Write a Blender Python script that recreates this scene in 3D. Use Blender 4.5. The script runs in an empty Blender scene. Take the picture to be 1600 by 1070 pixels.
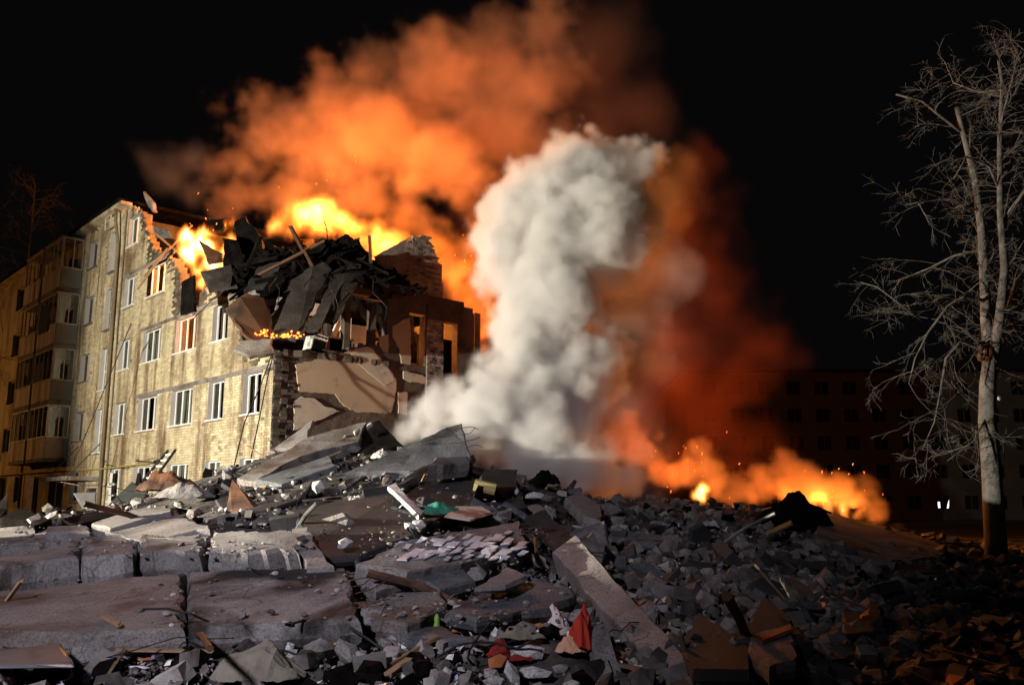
import bpy, bmesh, math, random
from mathutils import Vector, Matrix, noise as mnoise
R = random.Random(7)
sc = bpy.context.scene
col = sc.collection
# ------------------------------------------------------------------ camera
PITCH = math.radians(10.2); FPX = 1400.0; EYE = 1.6
cam = bpy.data.cameras.new('camera'); camo = bpy.data.objects.new('camera', cam); col.objects.link(camo); sc.camera = camo
camo.location = (0, 0, EYE); camo.rotation_euler = (math.pi/2 + PITCH, 0, 0)
cam.sensor_width = 36; cam.lens = 36*FPX/1600; cam.clip_end = 2000
# ------------------------------------------------------------------ night sky, lamps, exposure
w = bpy.data.worlds.new('World'); sc.world = w; w.use_nodes = True
w.node_tree.nodes['Background'].inputs[0].default_value = (.0021, .0017, .0018, 1)
def lamp(name, kind, loc, energy, color, target=None, size=None, blend=.3, radius=.2):
    l = bpy.data.lights.new(name, kind); l.energy = energy; l.color = color
    if kind != 'SUN': l.shadow_soft_size = radius
    if kind == 'SPOT': l.spot_size = math.radians(size); l.spot_blend = blend
    if kind == 'SUN': l.angle = math.radians(size)
    o = bpy.data.objects.new(name, l); col.objects.link(o); o.location = loc
    if target: o.rotation_euler = (Vector(target)-Vector(loc)).to_track_quat('-Z', 'Y').to_euler()
    return o
lamp('ambient_fill', 'SUN', (0, 0, 50), .018, (.75, .8, 1), target=(10, 40, 0), size=15)  # weak cool sun lamp added for ambient fill
# crews' floodlight by the kerb aimed at the block; added fill behind the camera
lamp('floodlight_key', 'SPOT', (-21, 10, 2.9), 60000, (1, .90, .72), target=(-2.2, 29, 7.4), size=94, blend=.2, radius=.12)
lamp('fill_spot', 'SPOT', (-8, -5, 9.5), 12500, (.87, .83, 1), target=(-5.4, 12.5, .5), size=57, blend=1., radius=.7)
lamp('street_lamp_glow', 'POINT', (-41, 47, 6), 1700, (1, .42, .10), radius=.3)
v = sc.view_settings; v.view_transform = 'Standard'; v.look = 'None'; v.exposure = 0; v.gamma = 1
cy = sc.cycles
cy.use_denoising = True; cy.max_bounces = 5; cy.diffuse_bounces = 2; cy.glossy_bounces = 2; cy.transparent_max_bounces = 12
cy.volume_bounces = 3; cy.volume_step_rate = 1.5; cy.sample_clamp_indirect = 4; cy.caustics_reflective = False; cy.caustics_refractive = False
# ------------------------------------------------------------------ geometry of the place
def ray(px, py):
    a = (px-800)/FPX; b = (535-py)/FPX
    return Vector((a, math.cos(PITCH)-b*math.sin(PITCH), math.sin(PITCH)+b*math.cos(PITCH)))
def at(px, py, Y):
    d = ray(px, py); return Vector((0, 0, EYE)) + d*(Y/d.y)
ANG = math.radians(42.5); CX, CY = -7.8, 29.0             # corner of the apartment block and the run of its facade
FD = Vector((-math.sin(ANG), math.cos(ANG), 0)); ED = Vector((math.cos(ANG), math.sin(ANG), 0))
def bl(t, s, z): return Vector((CX, CY, z)) + FD*t + ED*s  # t along the facade, s into the block
def sm(x): x = max(0., min(1., x)); return x*x*(3-2*x)
def interp(x, pts):
    if x <= pts[0][0]: return pts[0][1:]
    for a, b in zip(pts, pts[1:]):
        if x <= b[0]:
            f = (x-a[0])/(b[0]-a[0]); return tuple(p+(q-p)*f for p, q in zip(a[1:], b[1:]))
    return pts[-1][1:]
CREST = [(px, Y, at(px, py, Y).z) for px, py, Y in [(-300, 805, 21), (0, 806, 21), (100, 800, 21), (200, 786, 21), (300, 757, 21.5), (420, 712, 22.5), (520, 694, 23),
    (600, 690, 22.5), (725, 718, 21.5), (800, 748, 21), (900, 773, 22), (1000, 784, 24), (1100, 788, 26), (1200, 792, 26.5), (1290, 806, 26.5), (1430, 834, 28), (1600, 856, 28), (1900, 862, 28)]]
def height(X, Y):
    if Y < 3: return 0.
    px = 800 + 1390*X/Y
    yc, zc = interp(px, CREST)
    if Y <= yc:
        f = (Y-8.3)/(yc-8.3); h = zc*(max(0, f)**1.05) if f > 0 else 0.
    else:
        h = zc*max(.0, 1-(Y-yc)/14)
    if X < -9: h = max(h, 2.05*math.exp(-((X+13.2)/1.25)**2)*sm((Y-8.2)/1.2)*sm((14.4-Y)/1.2))   # unseen bank, added to shade the front slabs from the floodlight
    h += .24*math.exp(-((X-.3)/.75)**2-((Y-9.0)/.5)**2)          # clothes and household things piled by the leaning beam
    n = mnoise.fractal(Vector((X*.55, Y*.55, 3.1)), 1., 2., 4)
    return max(-.02, h + n*.13*sm((Y-8)/4)*(1 if h > .02 else 0))
def hit(px, py, lift=0.):
    d = ray(px, py); o = Vector((0, 0, EYE)); y = 6.5
    while y < 60:
        p = o + d*(y/d.y)
        if p.z <= height(p.x, p.y)+lift: return p
        y += .06
    return o + d*(24/d.y)
# ------------------------------------------------------------------ materials
def nn(nt, kind, **kw):
    n = nt.nodes.new(kind)
    for k, val in kw.items():
        if k in n.inputs: n.inputs[k].default_value = val
        else: setattr(n, k, val)
    return n
def ramp(nt, fac, stops, interp_='LINEAR'):
    r = nt.nodes.new('ShaderNodeValToRGB'); r.color_ramp.interpolation = interp_
    e = r.color_ramp.elements
    while len(e) < len(stops): e.new(.5)
    for el, (p, c) in zip(e, stops): el.position = p; el.color = (*c, 1) if len(c) == 3 else c
    nt.links.new(fac, r.inputs[0]); return r.outputs[0]
def mixc(nt, kind, fac, a, b):
    m = nt.nodes.new('ShaderNodeMix'); m.data_type = 'RGBA'; m.blend_type = kind
    for sock, val in ((m.inputs[0], fac), (m.inputs[6], a), (m.inputs[7], b)):
        if hasattr(val, 'links'): nt.links.new(val, sock)
        elif isinstance(val, tuple): sock.default_value = (*val, 1)
        else: sock.default_value = val
    return m.outputs[2]
MATS = {}
def mat(name, cols, scale=3., rough=.85, bump=.4, bscale=None, rand=.25, stain=None, streak=None, metal=0., spec=.3, dist=.02, crack=0):
    m = bpy.data.materials.new(name); m.use_nodes = True; nt = m.node_tree; L = nt.links.new
    b = nt.nodes['Principled BSDF']
    tc = nn(nt, 'ShaderNodeTexCoord'); oi = nn(nt, 'ShaderNodeObjectInfo'); geo = nn(nt, 'ShaderNodeNewGeometry')
    mul = nn(nt, 'ShaderNodeMath', operation='MULTIPLY'); L(oi.outputs['Random'], mul.inputs[0]); mul.inputs[1].default_value = 37.
    add = nn(nt, 'ShaderNodeVectorMath', operation='ADD'); L(tc.outputs['Object'], add.inputs[0]); L(mul.outputs[0], add.inputs[1]); V = add.outputs[0]
    n1 = nn(nt, 'ShaderNodeTexNoise', Scale=scale, Detail=8., Roughness=.62); L(V, n1.inputs['Vector'])
    k = len(cols); c = ramp(nt, n1.outputs[0], [(.3+.4*i/max(1, k-1), cc) for i, cc in enumerate(cols)])
    if stain:
        sc_, scol, lo, hi = stain
        n2 = nn(nt, 'ShaderNodeTexNoise', Scale=sc_, Detail=6., Roughness=.6, Distortion=.6); L(V, n2.inputs['Vector'])
        f = ramp(nt, n2.outputs[0], [(lo, (0, 0, 0)), (hi, (1, 1, 1))]); c = mixc(nt, 'MIX', f, c, scol)
    if streak:
        scol, amt = streak
        mp = nn(nt, 'ShaderNodeMapping'); mp.inputs['Scale'].default_value = (1.1, 1.1, .12); L(tc.outputs['Object'], mp.inputs[0])
        n3 = nn(nt, 'ShaderNodeTexNoise', Scale=1.3, Detail=7., Roughness=.65); L(mp.outputs[0], n3.inputs['Vector'])
        f = ramp(nt, n3.outputs[0], [(.47, (0, 0, 0)), (.64, (amt,)*3)]); c = mixc(nt, 'MIX', f, c, scol)
    if rand:
        s = nn(nt, 'ShaderNodeMath', operation='ADD'); L(geo.outputs['Random Per Island'], s.inputs[0]); L(oi.outputs['Random'], s.inputs[1])
        fr = nn(nt, 'ShaderNodeMath', operation='FRACT'); L(s.outputs[0], fr.inputs[0])
        mr = nn(nt, 'ShaderNodeMapRange'); L(fr.outputs[0], mr.inputs[0]); mr.inputs[3].default_value = 1-rand; mr.inputs[4].default_value = 1+rand
        c = mixc(nt, 'MULTIPLY', 1., c, mr.outputs[0])
    if crack:
        nw = nn(nt, 'ShaderNodeTexNoise', Scale=2.2, Detail=4.); L(V, nw.inputs['Vector']); va = nn(nt, 'ShaderNodeVectorMath', operation='MULTIPLY_ADD'); L(nw.outputs[1], va.inputs[0]); va.inputs[1].default_value = (.7, .7, .7); L(V, va.inputs[2])
        vo = nn(nt, 'ShaderNodeTexVoronoi', feature='DISTANCE_TO_EDGE', Scale=crack); L(va.outputs[0], vo.inputs['Vector'])
        cf = ramp(nt, vo.outputs['Distance'], [(.002, (.5, .48, .47)), (.010, (1, 1, 1))]); c = mixc(nt, 'MULTIPLY', 1., c, cf)
        nf = nn(nt, 'ShaderNodeTexNoise', Scale=38., Detail=4., Roughness=.8); L(V, nf.inputs['Vector']); c = mixc(nt, 'MULTIPLY', 1., c, ramp(nt, nf.outputs[0], [(.38, (.55, .54, .53)), (.52, (1, 1, 1)), (.7, (1.25, 1.25, 1.25))]))
    L(c, b.inputs['Base Color'])
    b.inputs['Roughness'].default_value = rough; b.inputs['Metallic'].default_value = metal; b.inputs['Specular IOR Level'].default_value = spec
    if bump:
        n4 = nn(nt, 'ShaderNodeTexNoise', Scale=bscale or scale*6, Detail=9., Roughness=.7); L(V, n4.inputs['Vector'])
        bp = nn(nt, 'ShaderNodeBump', Strength=bump, Distance=dist); L(n4.outputs[0], bp.inputs['Height']); L(bp.outputs[0], b.inputs['Normal'])
    MATS[name] = m; return m
mat('earth', [(.02, .018, .016), (.05, .045, .04)], 2, .95, .6, rand=0, dist=.04)
mat('rubble_dust', [(.035, .03, .028), (.10, .09, .085), (.18, .165, .15)], 1.6, .95, 1., 9, rand=0, stain=(.7, (.02, .016, .014), .45, .6), dist=.06)
mat('rubble_bits', [(.10, .09, .085), (.24, .22, .20), (.34, .32, .30)], 3, .92, .8, 14, rand=.6, stain=(1.1, (.05, .035, .028), .5, .62))
mat('concrete', [(.15, .14, .135), (.24, .225, .215), (.31, .295, .28)], 1.3, .9, .8, 22, rand=.12, stain=(.9, (.075, .055, .045), .55, .72), dist=.03, crack=0.8)
mat('sooty_concrete', [(.16, .15, .145), (.26, .245, .235), (.32, .30, .29)], 1.1, .9, .7, 20, rand=.08, stain=(.55, (.03, .026, .025), .48, .6), dist=.03, crack=0.55)
mat('dirty_concrete', [(.12, .105, .10), (.21, .19, .175), (.27, .25, .235)], 1.2, .92, .9, 16, rand=.1, stain=(.8, (.095, .06, .042), .50, .66), dist=.035, crack=0.6)
mat('white_concrete', [(.42, .41, .39), (.56, .55, .53), (.68, .67, .65)], 2, .85, .7, 26, rand=.1, stain=(1.5, (.2, .17, .15), .56, .7), dist=.012, crack=1.5)
mat('dark_slab', [(.018, .017, .017), (.036, .034, .034), (.062, .059, .058)], 1.3, .85, .7, 18, rand=.15, dist=.02)
mat('blue_slab', [(.07, .075, .085), (.12, .125, .135), (.17, .17, .18)], 1.3, .85, .7, 18, rand=.1, stain=(1., (.035, .033, .033), .5, .65), dist=.035, crack=0.9)
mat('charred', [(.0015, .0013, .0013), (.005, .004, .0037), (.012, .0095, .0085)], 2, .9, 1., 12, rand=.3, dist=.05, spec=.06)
mat('brown_board', [(.055, .026, .014), (.10, .05, .027)], 2, .8, .4, rand=.2, stain=(1., (.03, .02, .016), .5, .65))
mat('shaded_roof_concrete', [(.02, .017, .0155), (.042, .036, .033), (.07, .062, .056)], 1.2, .92, .9, 16, rand=.15, stain=(.9, (.02, .016, .014), .5, .64), dist=.03, crack=.7)  # concrete darkened so the hung slabs carry their shade in the colour
mat('rust_metal', [(.09, .04, .022), (.16, .075, .04)], 3, .7, .4, rand=.15, metal=.2, stain=(1.5, (.03, .02, .018), .48, .62))
mat('grey_metal', [(.14, .14, .145), (.22, .22, .22)], 2, .5, .2, rand=.1, metal=.5, stain=(1.4, (.06, .05, .045), .5, .7))
mat('dark_metal', [(.03, .035, .033), (.06, .068, .064)], 2, .5, .3, rand=.1, metal=.4)
mat('facade_brick', [(.40, .345, .22), (.50, .44, .29), (.58, .52, .36)], 1.5, .62, .35, 40, rand=.2, stain=(.4, (.22, .17, .10), .50, .68), streak=((.11, .065, .035), .92), spec=.4, dist=.006)
mat('facade_far', [(.36, .31, .21), (.46, .41, .28)], .8, .8, .4, 12, rand=0, stain=(.5, (.16, .11, .075), .5, .68), streak=((.10, .06, .04), .8))
mat('sooty_facade', [(.035, .03, .024), (.08, .066, .048), (.16, .135, .09)], 1.2, .8, .4, 30, rand=.4, dist=.006)
mat('mortar', [(.13, .105, .075), (.2, .165, .12)], 2, .95, .6, rand=0, streak=((.06, .04, .03), .6))
mat('old_brick', [(.15, .13, .12), (.24, .21, .195), (.30, .27, .255)], 3, .9, .7, 20, rand=.35, stain=(.7, (.06, .045, .04), .5, .66))
mat('sooty_brick', [(.06, .053, .048), (.13, .115, .105), (.21, .19, .175)], 3, .95, .9, 18, rand=.55, stain=(.8, (.03, .024, .02), .5, .64))
mat('dark_brick', [(.045, .036, .03), (.085, .07, .06)], 3, .95, .9, 18, rand=.45)
mat('raw_wall', [(.04, .032, .027), (.075, .058, .047), (.10, .08, .065)], 1.4, .95, .9, 8, rand=.1, dist=.04)
mat('wallpaper', [(.30, .235, .165), (.36, .285, .20)], .8, .9, .25, 9, rand=.06, stain=(1.3, (.21, .16, .115), .56, .7))
mat('pale_plaster', [(.36, .32, .26), (.44, .40, .33)], 1.2, .9, .5, 9, rand=.08, stain=(1.6, (.22, .2, .16), .55, .68))
mat('plaster', [(.40, .38, .35), (.5, .48, .45)], 1.5, .9, .3, rand=.1, stain=(1.2, (.2, .18, .16), .5, .7))
mat('grey_reveal', [(.30, .29, .30), (.38, .37, .37)], 2, .85, .3, rand=.05)
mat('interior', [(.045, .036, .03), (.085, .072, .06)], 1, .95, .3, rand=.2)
mat('white_frame', [(.72, .72, .70), (.80, .80, .78)], 3, .4, .1, rand=.03)
mat('old_frame', [(.35, .30, .25), (.46, .41, .35)], 3, .6, .3, rand=.12)
mat('balcony_white', [(.42, .38, .33), (.55, .50, .45)], 1.2, .75, .3, rand=.12, streak=((.16, .07, .03), .8))
mat('balcony_grey', [(.15, .15, .125), (.20, .20, .165)], 1, .7, .2, rand=.1)
mat('curtain', [(.45, .43, .40), (.60, .58, .54)], 4, .9, .2, rand=.15)
mat('pipe_paint', [(.10, .085, .06), (.17, .14, .09)], 3, .6, .3, rand=.1, streak=((.06, .035, .02), .7))
mat('yellow_pipe', [(.30, .24, .08), (.38, .31, .12)], 3, .6, .2, rand=.1)
mat('bark', [(.06, .056, .05), (.12, .115, .105), (.2, .19, .175)], 4, .9, .9, 14, rand=.15, dist=.03)
mat('twig', [(.07, .065, .06), (.14, .13, .12)], 4, .9, .2, rand=.3)
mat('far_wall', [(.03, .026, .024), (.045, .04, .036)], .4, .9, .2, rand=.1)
mat('green_cloth', [(.02, .13, .085), (.04, .20, .13)], 5, .9, .5, rand=.1)
mat('red_cloth', [(.42, .03, .015), (.58, .06, .03)], 5, .85, .4, rand=.05)
mat('dark_red_cloth', [(.16, .012, .01), (.28, .025, .02)], 5, .9, .5, rand=.05)
mat('pink_cloth', [(.62, .48, .46), (.75, .62, .60)], 5, .9, .4, rand=.05)
mat('peach_cloth', [(.62, .32, .18), (.70, .42, .27)], 5, .9, .4, rand=.05)
mat('orange_cloth', [(.45, .17, .05), (.6, .26, .09)], 5, .9, .4, rand=.05)
mat('khaki_cloth', [(.17, .15, .11), (.26, .235, .18)], 5, .9, .5, rand=.05)
mat('navy_cloth', [(.02, .028, .07), (.035, .05, .11)], 5, .9, .3, rand=.05)
mat('cream_board', [(.58, .50, .40), (.68, .60, .50)], 3, .8, .3, rand=.05, stain=(2., (.3, .12, .09), .56, .66))
mat('white_tile', [(.52, .52, .56), (.62, .62, .66)], 4, .5, .3, rand=.12, stain=(3., (.2, .19, .19), .58, .7))
mat('yellow_foam', [(.34, .28, .10), (.42, .35, .15)], 5, .9, .4, rand=.05)
mat('wood', [(.20, .13, .075), (.30, .20, .12)], 6, .85, .5, rand=.3)
mat('orange_brick', [(.42, .14, .045), (.52, .20, .07)], 5, .9, .5, rand=.2)
mat('green_plastic', [(.12, .28, .03), (.2, .4, .06)], 5, .4, .1, rand=.1)
mat('teal_plastic', [(.18, .35, .32), (.25, .42, .4)], 5, .4, .1, rand=.1)
mat('poster_paper', [(.45, .42, .55), (.58, .55, .66)], 9, .7, 0, rand=.05, stain=(14., (.16, .12, .32), .5, .56))
mat('cable', [(.012, .012, .012), (.025, .025, .025)], 5, .7, 0, rand=0)
mat('white_enamel', [(.55, .54, .52), (.65, .64, .62)], 4, .35, .1, rand=.05, stain=(3, (.12, .1, .09), .52, .66))
def glass_mat(name, tint, f):
    m = bpy.data.materials.new(name); m.use_nodes = True; nt = m.node_tree; nt.nodes.clear()
    o = nn(nt, 'ShaderNodeOutputMaterial'); t = nn(nt, 'ShaderNodeBsdfTransparent'); t.inputs[0].default_value = (*tint, 1)
    g = nn(nt, 'ShaderNodeBsdfGlossy', Roughness=.05); g.inputs[0].default_value = (.8, .8, .8, 1)
    mx = nn(nt, 'ShaderNodeMixShader', Fac=f); nt.links.new(t.outputs[0], mx.inputs[1]); nt.links.new(g.outputs[0], mx.inputs[2]); nt.links.new(mx.outputs[0], o.inputs[0])
    MATS[name] = m
glass_mat('glass', (.75, .78, .76), .14)
def emit_mat(name, color, s):
    m = bpy.data.materials.new(name); m.use_nodes = True; nt = m.node_tree; b = nt.nodes['Principled BSDF']
    b.inputs['Base Color'].default_value = (*color, 1); b.inputs['Emission Color'].default_value = (*color, 1); b.inputs['Emission Strength'].default_value = s; MATS[name] = m
emit_mat('lit_lamp', (.75, .8, 1), 2.2); emit_mat('ember', (1, .22, .03), 3.)
# ------------------------------------------------------------------ mesh helpers
class MB:
    def __init__(s): s.v = []; s.f = []
    def add(s, vs, fs):
        k = len(s.v); s.v += [Vector(p) for p in vs]; s.f += [tuple(i+k for i in f) for f in fs]; return s
    def hexa(s, p):            # p: 4 lower + 4 upper corners
        return s.add(p, [(3, 2, 1, 0), (4, 5, 6, 7), (0, 1, 5, 4), (1, 2, 6, 5), (2, 3, 7, 6), (3, 0, 4, 7)])
    def box(s, lo, hi, fn=None):
        (a, b, c), (d, e, f) = lo, hi
        p = [(a, b, c), (d, b, c), (d, e, c), (a, e, c), (a, b, f), (d, b, f), (d, e, f), (a, e, f)]
        return s.hexa([fn(*q) for q in p] if fn else p)
    def bbox(s, t0, t1, s0, s1, z0, z1): return s.box((t0, s0, z0), (t1, s1, z1), bl)   # in the block's own frame
    def tube(s, pts, r, n=6, r2=None):
        k = len(s.v); m = len(pts); pts = [Vector(p) for p in pts]
        for i, p in enumerate(pts):
            d = (pts[min(i+1, m-1)]-pts[max(i-1, 0)]).normalized()
            a = d.cross(Vector((.31, .2, .93))).normalized(); b = d.cross(a)
            rr = r if r2 is None else r+(r2-r)*i/(m-1)
            for j in range(n): s.v.append(p+(a*math.cos(2*math.pi*j/n)+b*math.sin(2*math.pi*j/n))*rr)
        for i in range(m-1):
            for j in range(n): s.f.append((k+i*n+j, k+i*n+(j+1) % n, k+(i+1)*n+(j+1) % n, k+(i+1)*n+j))
        s.f.append(tuple(k+j for j in reversed(range(n)))); s.f.append(tuple(k+(m-1)*n+j for j in range(n)))
        return s
    def build(s, name, m, parent=None, smooth=False, centre=False):
        me = bpy.data.meshes.new(name); o = bpy.data.objects.new(name, me)
        c = Vector((0, 0, 0))
        if centre and s.v: c = sum(s.v, Vector())/len(s.v)
        me.from_pydata([p-c for p in s.v], [], s.f); me.materials.append(MATS[m])
        bm = bmesh.new(); bm.from_mesh(me); bmesh.ops.recalc_face_normals(bm, faces=bm.faces); bm.to_mesh(me); bm.free()
        if smooth: me.polygons.foreach_set('use_smooth', [True]*len(me.polygons))
        o.location = c; col.objects.link(o)
        if parent: o.parent = parent; o.matrix_parent_inverse = Matrix.Translation(-parent.location)
        return o
def tag(o, label=None, cat=None, group=None, kind=None):
    for k, val in (('label', label), ('category', cat), ('group', group), ('kind', kind)):
        if val: o[k] = val
    if cat and not kind: o['kind'] = 'thing'
    return o
def root(name, loc, label, cat, group=None):
    o = bpy.data.objects.new(name, None); o.location = loc; col.objects.link(o); return tag(o, label, cat, group)
def outline(pts, step, jit, rnd):
    out = []; n = len(pts); nrm = sum(((pts[(i+1) % n]-pts[i]).cross(pts[(i+2) % n]-pts[(i+1) % n]) for i in range(n)), Vector())
    nrm = nrm.normalized() if nrm.length > 0 else Vector((0, 0, 1))
    for i in range(n):
        a, b = pts[i], pts[(i+1) % n]; e = b-a; k = max(1, int(e.length/step)); side = e.normalized().cross(nrm)
        for j in range(k):
            f = (j+(rnd.uniform(-.3, .3) if j else 0))/k
            out.append(a+e*f+side*rnd.uniform(-jit, jit*.35))
    return out, nrm
def slab_mesh(mb, pts, T, rnd, step=.22, jit=.05, chip=.025):
    pts = [Vector(p) for p in pts]; ol, n = outline(pts, step, jit, rnd)
    if n.z < -.05 or (abs(n.z) <= .05 and n.y > 0): pts.reverse(); ol, n = outline(pts, step, jit, rnd)
    c = sum(ol, Vector())/len(ol); m = len(ol)
    def ring(base, off, inset): return [p+off+(c-p).normalized()*inset*rnd.uniform(.4, 1.6) for p in base]
    r0 = ring(ol, n*0, chip); r1 = ring(ol, -n*chip*rnd.uniform(.6, 1.2), 0); r2 = ring(ol, -n*T*.55, -chip*.6); r3 = ring(ol, -n*T, chip*.8)
    vs = r0+r1+r2+r3; fs = [tuple(range(m))]+[tuple(reversed(range(3*m, 4*m)))]
    for k in range(3):
        for i in range(m): j = (i+1) % m; fs.append((k*m+i, (k+1)*m+i, (k+1)*m+j, k*m+j))
    mb.add(vs, fs); return n
def slab(name, corners, T, m, label=None, cat='slab', group=None, step=.22, jit=.05, lift=.1, parent=None, seed=0, chip=.025):
    """corners: (px, py) rests on the heap, (px, py, Y) stands at that distance; the top face, T thick below it"""
    pts = [hit(c[0], c[1], lift) if len(c) == 2 else at(*c) for c in corners]
    mb = MB(); slab_mesh(mb, pts, T, random.Random(hash((round(corners[0][0]), round(corners[0][1]), seed))), step, jit, chip)
    o = mb.build(name, m, parent, centre=True)
    return tag(o, label, cat, group) if not parent else o
def chunk_geo(rnd, sx, sy, sz, sub=1):
    bm = bmesh.new(); bmesh.ops.create_icosphere(bm, subdivisions=sub, radius=1)
    ax = [Vector((rnd.gauss(0, 1), rnd.gauss(0, 1), rnd.gauss(0, 1))).normalized() for _ in range(7)]; cut = [rnd.uniform(.5, .85) for _ in ax]
    for vv in bm.verts:
        for a, c in zip(ax, cut):
            d = vv.co.dot(a)
            if d > c: vv.co -= a*(d-c)
        vv.co *= rnd.uniform(.93, 1.05)
    vs = [(vv.co.x*sx, vv.co.y*sy, vv.co.z*sz) for vv in bm.verts]; fs = [tuple(x.index for x in f.verts) for f in bm.faces]; bm.free(); return vs, fs
def brick_geo(rnd, L=.25, W=.12, H=.088, cut=True):
    l = L*(rnd.uniform(.45, 1) if cut else 1); a, b, c = l/2, W/2, H/2
    j = lambda q: q*rnd.uniform(.86, 1.04)
    vs = [(j(x*a), j(y*b), j(z*c)) for z in (-1, 1) for x, y in ((-1, -1), (1, -1), (1, 1), (-1, 1))]
    return vs, [(3, 2, 1, 0), (4, 5, 6, 7), (0, 1, 5, 4), (1, 2, 6, 5), (2, 3, 7, 6), (3, 0, 4, 7)]
# ------------------------------------------------------------------ ground and heap
g = MB().add([(-300, -60, -.05), (300, -60, -.05), (300, 500, -.05), (-300, 500, -.05)], [(0, 1, 2, 3)]).build('ground', 'earth'); tag(g, 'dark bare ground around the ruined block', kind='structure')
def heap():
    vs, fs = [], []; nx, ny = 210, 190; ys = [6.5+29.*(j/ny)**1.35 for j in range(ny+1)]
    for j, y in enumerate(ys):
        for i in range(nx+1):
            x = -.95*y-6+(i/nx)*(1.85*y+8); d = mnoise.fractal(Vector((x*2.3, y*2.3, 0)), .9, 2., 4)
            vs.append((x, y, height(x, y)-.03+d*.055))
    for j in range(ny):
        for i in range(nx): a = j*(nx+1)+i; fs.append((a, a+1, a+nx+2, a+nx+1))
    o = MB().add(vs, fs).build('terrain', 'rubble_dust'); tag(o, 'dusty heap of crushed rubble sloping up to the block', kind='structure')
heap()
# ------------------------------------------------------------------ the ruined apartment block
BLK = root('apartment_building', bl(0, 0, 0), 'five storey yellow brick apartment block with a torn open burning end', 'building')
def eplane(px, py, t=0.):          # a sight line meets the cross wall: (s, z)
    d = ray(px, py); k = (t+CX*FD.x+CY*FD.y)/(d.x*FD.x+d.y*FD.y)
    p = d*k; return ((p.x-CX)*ED.x+(p.y-CY)*ED.y, EYE+p.z)
TOPS = [(-.2, 6.45), (.4, 6.65), (2.3, 7.0), (2.7, 7.6), (3.1, 8.8), (4.9, 9.5), (6.0, 10.0), (6.4, 8.95), (7.5, 9.4), (8.5, 10.9), (9.5, 11.75), (11.5, 12.5), (12.1, 13.2), (13.1, 14.5), (14.6, 15.2), (40, 15.2)]
def top(t): return interp(t, TOPS)[0]
SILLS = [1.7, 4.57, 7.43, 10.3, 13.15]; WH = 1.4
COLS = [(.8, 2.1), (3.6, 4.9), (6.3, 8.3), (9.8, 11.8), (13.3, 14.6), (18.7, 20.0)]
OPEN = [(a, b, z, z+WH) for a, b in COLS for z in SILLS if z+WH < top((a+b)/2)+.9]
STAIR = [(16.2, 17.0, z, z+2.0) for z in (3.9, 6.75, 9.6, 12.4)]
FAR = [(28.6, 29.9, z, z+WH) for z in SILLS]+[(31.6, 33.4, z, z+WH) for z in SILLS]+[(22., 23.4, z-.9, z+WH-.1) for z in SILLS]+[(25., 26.4, z-.9, z+WH-.1) for z in SILLS]
DOOR = [(16.2, 17.6, .1, 2.3)]
ALL = OPEN+STAIR+FAR+DOOR
def inside(t, z, pad=0.): return any(a-pad < t < b+pad and c-pad < z < d+pad for a, b, c, d in ALL)
def gridwall(us, zs, keep, P, d0, d1):
    mb = MB(); us = sorted(set(us)); zs = sorted(set(zs)); K = {}
    for i in range(len(us)-1):
        for j in range(len(zs)-1): K[i, j] = keep((us[i]+us[i+1])/2, (zs[j]+zs[j+1])/2)
    for (i, j), k in K.items():
        if not k: continue
        a, b, c, d = us[i], us[i+1], zs[j], zs[j+1]
        mb.add([P(a, c, d0), P(b, c, d0), P(b, d, d0), P(a, d, d0)], [(0, 1, 2, 3)]); mb.add([P(a, c, d1), P(b, c, d1), P(b, d, d1), P(a, d, d1)], [(3, 2, 1, 0)])
        for (di, dj), (p, q) in (((-1, 0), ((a, c), (a, d))), ((1, 0), ((b, c), (b, d))), ((0, -1), ((a, c), (b, c))), ((0, 1), ((a, d), (b, d)))):
            if not K.get((i+di, j+dj)): mb.add([P(*p, d0), P(*q, d0), P(*q, d1), P(*p, d1)], [(0, 1, 2, 3)])
    return mb
FP = lambda u, z, d: bl(u, d, z)
us = [x for o in ALL for x in o[:2]]+[.33*i for i in range(122)]; zs = [x for o in ALL for x in o[2:]]+[.3*i for i in range(52)]
gridwall([u for u in us if u <= 21], zs, lambda u, z: z < top(u)-.12 and not inside(u, z), FP, .012, .40).build('wall', 'mortar', BLK)
gridwall([u for u in us if u >= 21]+[21], zs, lambda u, z: z < 15.2 and not inside(u, z), FP, 0., .40).build('wall', 'facade_far', BLK)
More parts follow.
